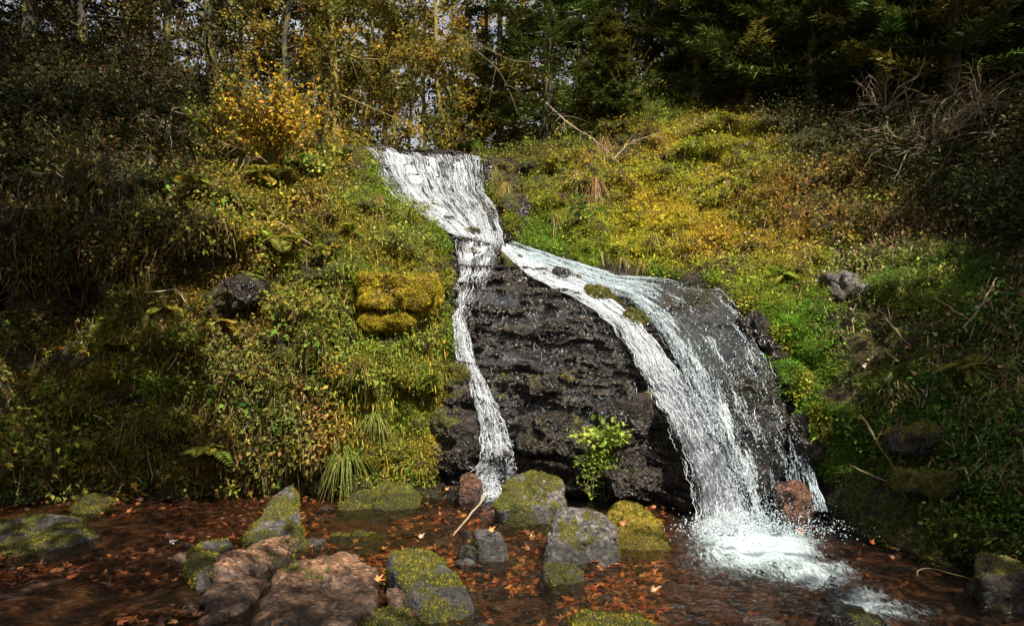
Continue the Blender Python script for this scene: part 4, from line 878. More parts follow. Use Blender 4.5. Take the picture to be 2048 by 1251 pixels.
# dry straw and leaf litter
def straw(n, region, L, palette, gap=None, dn=.4):
    px, py, P, N = pick(n, region); n = len(P)
    if gap is not None:
        k = rng.random(n) < gap(P); P, N = P[k], N[k]; n = len(P)
    d = rng.normal(0, 1, (n, 3)); d -= (d*N).sum(1, keepdims=True)*N*.8; d = unit(d+N*.25-UPV*dn)
    return blades(P+N*rng.uniform(.01, .10, (n, 1)), d, L*rng.uniform(.4, 1.6, n), rng.uniform(.003, .007, n), pal(n, palette), rng.uniform(0, .5, n))
STRAW = [(3,(.34,.24,.13)),(2,(.22,.13,.06)),(1,(.46,.36,.24))]
mk('dry_grass', [straw(9000, [(1330,230),(1700,200),(2200,250),(2200,1050),(1800,900),(1500,560),(1340,520)], .14, STRAW, gapf)], M_GRASS, kind='stuff', label='pale dry grass and fallen stalks strewn over the right bank')
mk('dry_grass', [straw(7000, [(-100,300),(700,330),(680,960),(-100,960)], .20, STRAW+[(2,(.16,.09,.035))], gapf, .9)], M_GRASS, kind='stuff', label='brown dry stalks hanging over the left bank')
def litter(n, region, size, palette, gap=None):
    px, py, P, N = pick(n, region); n = len(P)
    if gap is not None:
        k = rng.random(n) < gap(P); P, N = P[k], N[k]; n = len(P)
    d = unit(rng.normal(0, 1, (n, 3))-UPV*.2)
    return inst(TLOBE, P+N*rng.uniform(.01, .06, (n, 1)), frames(d, unit(N+rng.normal(0, .5, (n, 3)))), size*rng.uniform(.6, 1.3, n), pal(n, palette))
LITTER = [(3,(.36,.22,.12)),(2,(.42,.30,.22)),(2,(.30,.13,.045)),(1,(.20,.09,.035))]
mk('leaf_litter', [litter(2600, [(1380,330),(1700,300),(2150,480),(2150,900),(1800,800),(1500,560)], .065, LITTER, gapf)], M_DEADLEAF, kind='stuff', label='pale brown fallen leaves scattered over the right bank')
mk('leaf_litter', [litter(1300, [(-60,300),(680,330),(660,980),(-60,980)], .06, LITTER, gapf)], M_DEADLEAF, kind='stuff', label='brown fallen leaves caught on the left bank')

# ------------------------------------------------------------------ single plants
def on_bank(px, py):
    P, N, ok = surf(np.array([float(px)]), np.array([float(py)]))
    while not ok[0] and py < 1200: py += 4; P, N, ok = surf(np.array([float(px)]), np.array([float(py)]))
    return P[0], N[0]
def tuft(px, py, L, n, palette, label, droop=.9, spread=.6, name='grass_tuft', wid=.006, upk=.6, out=0.03):
    P, N = on_bank(px, py); P = P+N*out
    e = empty(name, P, label, 'grass')
    d = unit(N*.7+UPV*upk+rng.normal(0, spread, (n, 3)))
    d[:, 1] = np.minimum(d[:, 1], .25)
    pos = P+rng.normal(0, .025, (n, 3))-N*.03
    mk('blades', [blades(pos, unit(d), L*rng.uniform(.55, 1.25, n), wid*rng.uniform(.6, 1.3, n), pal(n, palette), droop*rng.uniform(.5, 1.5, n), 5)], M_GRASS, e, kind='stuff')
    k = max(6, n//10); d2 = unit(UPV*.1+N*.6+rng.normal(0, .9, (k, 3)))
    mk('dry_blades', [blades(P+rng.normal(0, .02, (k, 3)), d2, L*rng.uniform(.5, .95, k), wid*.8, pal(k, STRAW), 1.3, 5)], M_GRASS, e, kind='stuff')
    return e
GRN = [(3,(.16,.22,.03)),(2,(.28,.26,.05)),(1,(.09,.15,.02))]; YGR = [(3,(.32,.26,.05)),(2,(.20,.20,.03)),(2,(.36,.25,.10))]; BRN = [(3,(.30,.17,.07)),(2,(.22,.11,.04)),(1,(.36,.26,.12))]
for a in [
 (690,905,.62,120,GRN,'tallest long bladed grass tuft hanging at the left water edge',1.0),
 (722,935,.42,70,GRN,'smaller grass tuft right of the tallest one at the water edge',1.1),
 (752,832,.42,110,GRN,'green grass tuft on the mossy bulge of the left bank',.9),
 (722,735,.40,90,YGR,'yellow green grass tuft below the mossy lump of the left bank',.6),
 (985,345,.45,110,YGR,'grass tuft at the top right lip of the upper fall',1.2),
 (1015,375,.5,110,YGR,'drooping grass tuft right of the upper fall',1.3),
 (955,300,.28,120,[(3,(.14,.26,.025)),(1,(.22,.28,.04))],'short fresh green grass on the brow beside the upper fall',.4),
 (1060,400,.5,110,YGR,'long drooping grass tuft above the right channel',1.3),
 (1110,440,.45,90,YGR,'grass tuft hanging over the green moss above the channel',1.2),
 (1155,350,.42,90,BRN,'brown withered tuft on the right bank, upper of the pair',1.6),
 (1190,365,.48,130,BRN,'wide brown withered tuft beside the broad green leaves',1.5),
 (1205,285,.6,150,BRN,'large brown hanging tuft below the small spruce',1.6),
 (1245,525,.42,90,YGR,'grass tuft overhanging the water at the channel bend',1.2),
 (1285,540,.4,80,YGR,'yellow grass tuft just above the lip of the wide fall',1.2),
 (1200,505,.36,70,GRN,'green grass tuft on the low bank of the channel',1.1),
 (1250,215,.6,160,GRN,'tall green grass tuft on the slope behind the spruce',.5),
 (1310,230,.5,120,GRN,'green grass on the crest above the golden slope',.6),
 (1180,235,.5,110,YGR,'yellow green grass among the spruce branches',.7),
 (755,405,.42,120,BRN,'brown withered tuft hanging on the mossy bank left of the falls',1.7),
 (1310,480,.35,70,YGR,'dry grass tuft low on the golden slope',1.1)]:
    tuft(*a)
def leafy(name, px, py, w, h, nst, per, size, T, palette, label, cat='plant', mat=None, hang=0.0, depth=.3, own=False, stemr=.004, arch=.35, stemmat=None, out=0.0, tiltn=.5, loc=None):
    """several stems with leaves; w,h in photo pixels"""
    if loc is None: P, N = on_bank(px, py)
    else: P, N = np.asarray(loc, float), np.array([0, -.6, .8])
    s = P[1]/FPX; W, H = w*s/2, h*s; P = P+N*out
    e = empty(name, P, label, cat)
    k = 9; t = np.linspace(0, 1, k)
    tx_ = rng.uniform(-1, 1, nst)*W; hz = H*rng.uniform(.35, 1.0, nst)*np.sqrt(np.clip(1-(tx_/W)**2*.7, .1, 1)); ty_ = -rng.uniform(.1, 1, nst)*depth
    S = P[None, None]+np.stack([tx_[:, None]*t**1.2, ty_[:, None]*t, (hz*(1-hang)-hz*hang)[:, None]*t+arch*H*np.sin(t*np.pi)*.5*(1 if hang else .3)], -1)
    S = S+.02*fbm(st3(t[None]*3+np.arange(nst)[:, None]*9, t[None]*0+px, t[None]*0), 2, 5)[..., None]
    mk('stems', [tubes(S, stemr*(1.1-.8*t)[None]+.0008, 4)], stemmat or M_TWIGD, e, kind='stuff')
    m = nst*per; si = np.repeat(np.arange(nst), per); lt = rng.uniform(.25, 1, m)
    i0 = np.minimum((lt*(k-1)).astype(int), k-2); f = (lt*(k-1)-i0)[:, None]
    base = S[si, i0]*(1-f)+S[si, i0+1]*f
    d = unit(rng.normal(0, .8, (m, 3))+np.array([0, -.35, -.25])); sz = size*rng.uniform(.55, 1.35, m)
    pos = base+d*(sz*.5)[:, None]+rng.normal(0, size*.4, (m, 3))
    up = unit(np.array([.15, -.5, .75])+rng.normal(0, tiltn, (m, 3)))
    c = pal(m, palette, .2)
    if not own:
        mk('foliage', [inst(T, pos, frames(d, up), sz, c)], mat or M_LEAF, e, kind='stuff')
    else:
        Fm = frames(d, up); protos = []
        for q in range(8):
            me = mk('leaf', [inst(T, np.zeros((1, 3)), np.eye(3)[None], 1.0, pal(1, palette, .2))], mat or M_LEAF, e)
            protos.append(me)
        for q in range(m):
            o = protos[q] if q < 8 else protos[q % 8].copy()
            if q >= 8: COL.objects.link(o)
            mt = Matrix([[*(Fm[q, r]*sz[q]), pos[q, r]-P[r]] for r in range(3)]+[[0, 0, 0, 1]])
            o.parent = e; o.matrix_parent_inverse = Matrix.Identity(4); o.matrix_basis = mt
    return e
FRESH = [(3,(.20,.27,.035)),(2,(.32,.32,.05)),(1,(.12,.19,.025))]; LIME = [(3,(.30,.34,.06)),(2,(.40,.36,.07)),(1,(.17,.24,.03))]
AUT = [(4,(.50,.33,.025)),(1,(.46,.21,.03)),(2,(.34,.25,.03)),(1,(.18,.20,.03))]; OLV = [(3,(.26,.20,.03)),(2,(.17,.16,.025)),(1,(.34,.22,.03))]; DKG = [(3,(.06,.10,.018)),(2,(.10,.14,.025))]
leafy('leafy_plant', 1190, 868, 140, 52, 36, 8, .09, TLOBE, [(3,(.26,.38,.05)),(2,(.36,.42,.07)),(1,(.16,.26,.03))], 'bright lime green plant sprouting from the rock face by the right boulders', own=True, out=.32, depth=.22)
leafy('creeper', 1190, 872, 96, 115, 50, 15, .05, TQUAD, [(3,(.20,.28,.035)),(2,(.13,.20,.03)),(1,(.30,.33,.05))], 'curtain of small round leaves hanging below the lime green plant', 'plant', hang=1.0, out=.32, depth=.12, arch=.1)
leafy('leafy_plant', 620, 960, 110, 175, 16, 16, .075, TLEAF, FRESH+LIME, 'tall light green leafy plant standing at the foot of the left bank', own=True, out=.12)
leafy('leafy_plant', 560, 960, 90, 110, 10, 10, .06, TLEAF, OLV, 'olive leafy plant left of the tall light green one', out=.1)
leafy('leafy_plant', 150, 950, 190, 190, 16, 12, .11, TLOBE, FRESH+OLV, 'bright green plant with large lobed leaves at the lower left', own=True, out=.25)
leafy('leafy_plant', 30, 960, 170, 170, 14, 14, .085, TLOBE, OLV+FRESH, 'olive lobed leaf plant at the left edge', out=.25)
leafy('leafy_plant', 370, 700, 140, 90, 16, 16, .055, TLEAF, FRESH, 'fresh green plant in the middle of the left bank', out=.15)
leafy('shrub', 585, 640, 180, 90, 26, 20, .05, TLEAF, OLV+FRESH, 'wide olive green mound of leaves under the overhang', 'shrub', out=.2)
leafy('leafy_plant', 840, 700, 90, 75, 14, 12, .055, TQUAD, FRESH, 'round leaved marsh plant with yellow blooms beside the dark hollow', out=.15)
leafy('leafy_plant', 742, 775, 90, 60, 12, 9, .06, TLEAF, FRESH, 'light green plant beside the yellow green grass tuft', out=.12)
leafy('leafy_plant', 780, 505, 150, 60, 18, 12, .055, TLEAF, FRESH+LIME, 'feathery green plants right above the golden moss block', out=.12)
leafy('leafy_plant', 810, 440, 120, 40, 16, 12, .045, TLEAF, FRESH, 'green leaf carpet on the bank edge left of the upper fall', out=.08)
leafy('leafy_plant', 1160, 440, 70, 50, 7, 6, .12, TLEAF, [(1,(.08,.16,.03)),(1,(.12,.20,.04))], 'broad dark green leaves on the right bank below the withered tuft', out=.06)
leafy('leafy_plant', 1860, 575, 120, 60, 14, 14, .045, TLEAF, FRESH, 'fresh green plant on the right bank above the bare grey rock', out=.06)
leafy('leafy_plant', 1620, 370, 90, 50, 10, 12, .045, TLEAF, FRESH+AUT, 'small green plant at the edge of the golden slope', out=.06)
leafy('leafy_plant', 120, 790, 90, 60, 9, 12, .05, TLEAF, FRESH, 'small green fern like plant low on the shaded left wall', out=.15)
leafy('leafy_plant', 480, 490, 130, 90, 16, 16, .055, TLEAF, AUT+OLV, 'golden plant hanging over the lip of the left overhang', out=.1)
leafy('leafy_plant', 520, 790, 120, 80, 14, 14, .05, TLEAF, OLV, 'yellow olive plant halfway up the left wall', out=.12)
leafy('leafy_plant', 680, 760, 60, 70, 9, 14, .045, TLEAF, AUT, 'orange brown plant on the left bank under the mossy lump', out=.1)
leafy('leafy_plant', 640, 370, 110, 80, 14, 14, .07, TLEAF, LIME+FRESH, 'yellow green leaves just left of the upper fall', out=.1)
leafy('leafy_plant', 270, 480, 160, 110, 18, 16, .055, TLEAF, OLV+FRESH, 'olive plant trailing over the left overhang', out=.1)
leafy('leafy_plant', 100, 470, 180, 110, 18, 14, .055, TLEAF, OLV+[(2,(.10,.09,.02))], 'dim olive plant above the black hollow', out=.1)
leafy('leafy_plant', 430, 330, 100, 80, 14, 14, .05, TLEAF, OLV, 'olive plant beside the pale dead roots', out=.1)
def bloom(px, py):
    P, N = on_bank(px, py); P = P+N*.3
    n = 6; an = np.arange(n)/n*2*np.pi; d = np.stack([np.cos(an), np.zeros(n)-.25, np.sin(an)], 1)
    return inst(TQUAD, np.repeat(P[None], n, 0), frames(unit(d), np.repeat([[0, -1., .3]], n, 0)), .028, pal(n, [(1, (.75, .42, .02))], .05))
for (x, y), lb in zip(((868,640),(838,662),(872,690),(850,610)), ('yellow bloom beside the right end of the flat mossy slab', 'yellow bloom just right of the dark hollow', 'lowest yellow bloom of the marsh plant', 'topmost yellow bloom near the golden moss block')):
    e = mk('flower', [bloom(x, y)], M_LEAF, label=lb, cat='flower')
def fern(px, py, L, n, palette, label, out=.08):
    P, N = on_bank(px, py); P = P+N*out
    e = empty('fern', P, label, 'fern')
    for q in range(n):
        az = (q+.5)/n*math.pi*1.5-math.pi*.75+rng.normal(0, .3)
        d = unit(np.array([math.sin(az), -math.cos(az)*.8-.2, .45+rng.normal(0, .4)])); Lq = L*rng.uniform(.45, .95)
        k = 14; t = np.linspace(.0, 1, k); S = P+d*t[:, None]*Lq; S[:, 2] -= rng.uniform(.35, .8)*Lq*t**2
        tg = unit(np.gradient(S, axis=0)); sd_ = unit(np.cross(tg, UPV)); nn = np.cross(sd_, tg)
        w_ = Lq*.34*np.sin(np.pi*np.clip(t*.9+.12, 0, 1))**.8
        pos = np.concatenate([S[1:], S[1:]]); dd = np.concatenate([sd_[1:]+tg[1:]*.45, -sd_[1:]+tg[1:]*.45]); up = np.concatenate([nn[1:], nn[1:]]); ws = np.concatenate([w_[1:], w_[1:]])
        c0 = pal(1, palette, .15)
        c = np.clip(np.repeat(c0, len(pos), 0)*(1+.15*rng.normal(0, 1, (len(pos), 1))), .005, .8)
        mk('frond', [inst(TLEAF, pos, frames(dd, up), np.stack([ws*.55, ws, ws], 1), c), tubes(S, .004*(1.1-t)[None], 3, np.repeat(c0*.6, 1, 0))], M_LEAF, e)
FERN = [(3,(.20,.20,.03)),(2,(.28,.23,.03)),(1,(.12,.16,.025))]
for a in [(610,330,.65,9,LIME,'large lime fern left of the upper fall'),(520,360,.55,8,AUT+FERN,'golden fern below the autumn bush'),(690,320,.45,8,FERN,'fern on the brow just left of the upper fall'),
          (400,380,.5,8,FERN,'green fern on the shelf above the left overhang'),(700,470,.42,8,FRESH,'fern on the bank level with the foot of the upper fall'),(660,500,.4,7,FERN,'fern left of the feathery green plants'),
          (330,620,.42,7,FERN,'fern above the fresh green plant on the left wall'),(240,700,.4,7,OLV,'dull fern low on the shaded left wall'),(640,600,.4,7,FERN,'fern left of the golden moss block'),
          (450,640,.42,7,OLV,'dull fern between the two green mounds of the left wall'),(730,650,.0001,1,FERN,'') ,(1110,330,.4,7,FERN,'fern on the slope below the big spruce'),(1450,240,.4,7,FERN,'fern on the crest of the golden slope'),
          (1700,480,.36,7,FERN,'fern on the right bank under the dead brushwood'),(860,760,.3,6,FRESH,'small fern beside the mossy boulder halfway down the stream'),
          (560,480,.6,9,FERN,'broad fern hanging over the dark gap of the left bank'),(500,560,.5,8,FRESH,'green fern beside the bare dark grey rock'),(420,900,.5,8,FERN,'fern near the foot of the left wall'),(1560,560,.4,8,FRESH,'fern above the green moss beside the wide fall'),(1950,740,.45,8,FERN,'fern near the right edge of the mossy bank')]:
    if a[5]: fern(*a)
# the autumn bush and other woody shrubs of the left bank
leafy('shrub', 545, 350, 250, 215, 52, 46, .075, TLEAF, AUT, 'big orange yellow autumn bush on the left shoulder of the falls', 'shrub', out=.1, depth=.8, stemr=.010)
leafy('shrub', 640, 300, 90, 150, 18, 22, .055, TLEAF, AUT+OLV, 'slender yellow bush right of the big autumn bush', 'shrub', out=.1, depth=.4, stemr=.008)
leafy('shrub', 440, 300, 120, 110, 20, 24, .06, TLEAF, OLV+FRESH, 'olive green bush left of the big autumn bush', 'shrub', out=.1, depth=.5, stemr=.008)
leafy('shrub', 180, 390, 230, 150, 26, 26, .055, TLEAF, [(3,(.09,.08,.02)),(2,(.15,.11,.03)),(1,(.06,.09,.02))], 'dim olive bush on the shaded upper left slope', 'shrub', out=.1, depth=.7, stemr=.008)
leafy('shrub', 1250, 215, 150, 120, 20, 24, .045, TQUAD, DKG+FERN, 'low dark green bush on the crest right of the big spruce', 'shrub', out=.1, depth=.5)
leafy('shrub', 1480, 190, 160, 90, 20, 24, .05, TQUAD, DKG, 'dark green bush above the crest of the golden slope', 'shrub', out=.1, depth=.5)
# dead brushwood, roots, sticks
def brush(name, px, py, n, L, palette_mat, label, cat='branches', spread=.9, gravity=.3, base=.012, up=.3, sub=4, out=.15, aim=(0, -.5, .2), loc=None):
    P, N = on_bank(px, py) if loc is None else (np.asarray(loc, float), np.array([0, -1., 0])); P = P+N*out
    e = empty(name, P, label, cat); k = 9; t = np.linspace(0, 1, k)
    d = unit(np.array(aim)+rng.normal(0, spread, (n, 3))*np.array([1, .5, 1])); Ls = L*rng.uniform(.5, 1.2, n)
    S = P+rng.normal(0, .03, (n, 1, 3))+d[:, None]*(t[None]*Ls[:, None])[..., None]
    nz3 = np.stack([fbm(st3(t[None]*2.5+np.arange(n)[:, None]*5, t[None]*0+q*9+px, t[None]*0), 2, 5+q) for q in range(3)], -1)
    S = S+nz3*(.16*Ls[:, None]*t)[..., None]; S[..., 2] -= gravity*(Ls[:, None]*t**2)
    r = base*(1.05-t)[None]*rng.uniform(.6, 1.2, (n, 1))
    mk('branch', [tubes(S, r, 5)], palette_mat, e, smooth=True, kind='stuff')
    m = n*sub; si = np.repeat(np.arange(n), sub); ki = rng.integers(2, k-1, m); st = S[si, ki]
    d2 = unit(S[si, ki+1]-S[si, ki]+rng.normal(0, .045, (m, 3))*8*np.linalg.norm(S[si, ki+1]-S[si, ki], axis=1, keepdims=True)*3); L2 = Ls[si]*rng.uniform(.2, .5, m)
    t2 = np.linspace(0, 1, 6)
    S2 = st[:, None]+d2[:, None]*(t2[None]*L2[:, None])[..., None]; S2[..., 2] -= gravity*.6*L2[:, None]*t2**2
    S2 += np.stack([noise(st3(t2[None]*2.5+np.arange(m)[:, None]*5, t2[None]*0+q*9, t2[None]*0), q) for q in range(3)], -1)*(.12*L2[:, None]*t2)[..., None]
    mk('twigs', [tubes(S2, base*.42*(1.05-t2)[None]*rng.uniform(.6, 1.2, (m, 1)), 4)], palette_mat, e, smooth=True, kind='stuff')
    return e
brush('dead_shrub', 325, 262, 16, .75, M_TWIG, 'pale dead root clump sprawling on the upper left slope', 'dead shrub', gravity=.7, base=.020, aim=(-.1, -.5, .1))
brush('dead_shrub', 305, 330, 9, .45, M_TWIG, 'pale roots dangling below the dead root clump', 'dead shrub', gravity=.6, base=.014, aim=(0, -.3, -.5), spread=.5)
brush('brushwood', 1860, 300, 34, 1.3, M_TWIG, 'tangle of pale dead branches on the upper right slope', 'brushwood', gravity=.25, base=.012, aim=(-.1, -.4, .2), sub=7)
brush('brushwood', 1960, 240, 24, 1.2, M_TWIGD, 'dim brown brushwood at the upper right edge', 'brushwood', gravity=.3, base=.012, aim=(-.3, -.4, .1), sub=6)
brush('brushwood', 1770, 250, 22, 1.0, M_TWIG, 'thin dry brushwood left of the pale dead branches', 'brushwood', gravity=.25, base=.009, aim=(-.1, -.4, .3), sub=7)
brush('dead_shrub', 495, 330, 10, .5, M_TWIG, 'withered pale stalks under the big autumn bush', 'dead shrub', gravity=.6, base=.012, aim=(0, -.4, -.1))
brush('brushwood', 100, 225, 16, .9, M_TWIGD, 'brown bare twigs on the dark upper left slope', 'brushwood', gravity=.4, base=.010, sub=6)
brush('dead_shrub', 215, 330, 14, .6, M_TWIGD, 'bare brown twigs left of the dead root clump', 'dead shrub', gravity=.5, base=.010)
def stick(name, pts, r, mat, label, cat='stick', taper=.6, wob=.012, loc=False, ofs=.05, parent=None):
    if loc: Q = at([p[0] for p in pts], [p[1] for p in pts], [p[2] for p in pts])
    else:
        P, N, ok = surf([p[0] for p in pts], [p[1] for p in pts]); Q = P+N*ofs
    d = np.r_[0, np.cumsum(np.linalg.norm(np.diff(Q, axis=0), axis=1))]; d /= d[-1]
    k = 22; t = np.linspace(0, 1, k)
    from numpy.polynomial import polynomial as _p
    S = np.stack([np.interp(t, d, Q[:, i]) for i in range(3)], 1)
    for _ in range(3): S[1:-1] = (S[:-2]+2*S[1:-1]+S[2:])/4
    S[1:-1] += wob*np.stack([noise(np.stack([t*9, t*0+i*7+pts[0][0], t*0], -1), i) for i in range(3)], 1)[1:-1]
    o = mk(name, [tubes(S, r*(1-taper*t)[None]*(1+.15*noise(np.stack([t*14, t*0, t*0], -1), 2))[None], 7)], mat, parent, smooth=True, label=label, cat=cat)
    return o
stick('stick', [(976,986,8.95),(960,1005,8.2),(935,1035,7.3),(906,1070,6.5)], .016, M_TWIG, 'straight pale stick leaning into the orange leaf bed', loc=True, wob=.006)
stick('log', [(1780,450),(1815,412),(1862,366)], .018, M_TWIG, 'pale broken branch slanting across the right bank', 'branch')
stick('log', [(1755,385),(1800,372),(1850,358)], .018, M_TWIG, 'thin pale branch lying above the broken branch', 'branch')
stick('log', [(1772,636),(1800,668),(1828,700)], .015, M_TWIGD, 'short fallen stick on the right bank under the bare grey rock', 'branch')
stick('log', [(1930,660),(1965,620),(2000,560)], .016, M_TWIG, 'leaning dry stalk at the right edge of the bank', 'branch')
stick('log', [(1870,600),(1910,625),(1950,650)], .014, M_TWIG, 'thin fallen stalk left of the leaning dry stalk', 'branch')
stick('root', [(1700,930,7.05),(1760,955,6.85),(1800,975,6.7),(1812,1000,6.6),(1818,1040,6.5),(1824,1085,6.4)], .012, M_TWIGD, 'pale root hanging straight down from the right bank', 'root', loc=True)
stick('root', [(1800,975,6.68),(1825,1010,6.5),(1836,1050,6.35),(1860,1080,6.2),(1893,1108,6.0)], .020, M_TWIGD, 'second root bending away to the right beside the hanging one', 'root', loc=True)
stick('root', [(1720,830,7.35),(1760,890,7.1),(1790,940,6.85),(1808,975,6.7)], .017, M_BARKY, 'mossy root running down the right bank', 'root', loc=True)
stick('twig', [(1835,1152,5.2),(1830,1138,5.3),(1860,1134,5.35),(1920,1150,5.2),(1990,1175,5.0),(2055,1198,4.8)], .006, M_TWIGD, 'bare curved twig arching over the dark water at the right', 'twig', loc=True, wob=.004)
stick('stick', [(560,470),(610,478),(655,486)], .014, M_TWIG, 'dry stick jutting from the left bank toward the falls', 'stick', ofs=.2)
stick('stick', [(325,745),(340,720),(352,700)], .014, M_TWIG, 'short pale stick under the fresh green plant of the left wall', 'stick', ofs=.15)
stick('stick', [(270,600),(320,590),(365,600),(385,620)], .013, M_TWIG, 'crooked pale twig across the left wall', 'stick', ofs=.25)
k = 0
for x, y0, y1 in [(20,470,610),(52,500,590),(85,490,600),(112,510,560),(142,480,610),(165,520,590),(190,500,620),(30,540,620),(238,430,500),(250,440,520),(268,420,500),(182,660,730),(207,655,735),(248,660,740),(280,480,540),(300,500,560),(330,500,545),(420,500,540),(455,495,530),(475,480,530),(350,460,520),(290,640,710),(245,400,470),(128,430,500)]:
    stick('hanging_root', [(x, y0), (x+rng.uniform(-8, 8), (y0+y1)/2), (x+rng.uniform(-12, 12), y1)], .0055, M_TWIGD, None, None, ofs=.22, wob=.012)
    o = COL.objects[-1] if False else bpy.data.objects[[n.name for n in COL.objects if n.name.startswith('hanging_root')][-1]]
    tag(o, 'thin pale root hanging in front of the dark hollows of the left wall', 'root', 'roots hanging down the left wall')

# ------------------------------------------------------------------ stream bed: pebbles and fallen leaves
bed = bpy.data.objects['stream_bed']
peb = []
for q in range(8):
    V, F = ICO[2]; V = V*np.array([1, .8, .5])+.22*V*fbm(V*1.3+q*5, 3, q)[:, None]
    mat = (M_ROCKB, M_ROCKB, M_ROCKP, M_ROCKG)[q % 4]
    me = mk('pebble', [(V, F, np.zeros(len(V))[:, None]*np.ones(3))], mat, bed, smooth=True); peb.append(me)
for q in range(290):
    o = peb[q] if q < 8 else peb[q % 8].copy()
    if q >= 8: COL.objects.link(o)
    Y = 1.6*FPX/rng.uniform(255, 520); x = ((rng.normal(960, 190) if rng.random() < .75 else rng.uniform(300, 1900))-CX)/FPX*Y; sz = rng.uniform(.03, .08)*(1.7 if rng.random() < .25 else 1)
    o.parent = bed
    o.matrix_basis = Matrix.Translation((x, Y, float(bed_z(x, Y))+sz*.25)) @ Matrix.Rotation(rng.uniform(0, 6), 4, 'Z') @ Matrix.Rotation(rng.normal(0, .3), 4, 'X') @ Matrix.Diagonal((sz, sz, sz, 1))
def bedleaves(n, x0, x1, r0, r1, pl, zoff):
    Y = 1.6*FPX/(rng.uniform(r0, r1, n)-HZ); x = (rng.uniform(x0, x1, n)-CX)/FPX*Y
    P = np.stack([x, Y, bed_z(x, Y)+zoff+rng.uniform(0, .05, n)], 1)
    k = fbm(P*np.array([1.2, 1.2, 0])+3, 3, 17) > -.25; P = P[k]; n = len(P)
    return inst(TLOBE, P, frames(unit(rng.normal(0, 1, (n, 3))*np.array([1, 1, .25])), unit(UPV+rng.normal(0, .35, (n, 3)))), rng.uniform(.05, .115, n), pal(n, pl, .25))
RUST = [(4,(.40,.13,.035)),(3,(.24,.08,.022)),(3,(.50,.25,.09)),(1,(.10,.04,.016))]
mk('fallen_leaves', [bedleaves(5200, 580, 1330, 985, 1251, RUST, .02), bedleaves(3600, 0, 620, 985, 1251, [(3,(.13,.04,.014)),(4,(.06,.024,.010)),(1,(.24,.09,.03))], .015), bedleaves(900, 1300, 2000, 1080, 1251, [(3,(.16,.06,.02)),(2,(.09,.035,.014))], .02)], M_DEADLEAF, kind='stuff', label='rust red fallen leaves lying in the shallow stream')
for px, py, Y, zz_, lb, c in [(980,1062,6.25,.0,'single orange leaf lying on the slanting grey slab',(.80,.22,.06)),(1592,1066,6.9,.03,'bright orange leaf riding on the foam of the outflow',(.85,.20,.04)),(1736,1087,6.45,.03,'orange leaf on the dark water right of the foam',(.65,.17,.04)),(1765,1058,7.0,.03,'small orange leaf on the dark water below the right bank',(.6,.17,.04)),(840,1075,6.7,.02,'pale pinkish leaf among the rust leaves beside the stick',(.55,.30,.2)),(892,980,9.0,.05,'upright orange leaf left of the narrow stream foot',(.6,.22,.06)),(1240,1050,6.0,.1,'rusty leaf beside the large grey boulder',(.45,.14,.05)),(755,1160,4.9,.0,'orange leaf caught on the edge of the pink boulder',(.5,.22,.08))]:
    c3 = at(px, py, Y)
    mk('leaf', [inst(TLOBE, np.array([c3+np.array([0, -.06, .02])]), frames(np.array([[.6, .5, .45]]), np.array([[.1, -.6, .8]])), .085, np.array([c]))], M_DEADLEAF, label=lb, cat='leaf')

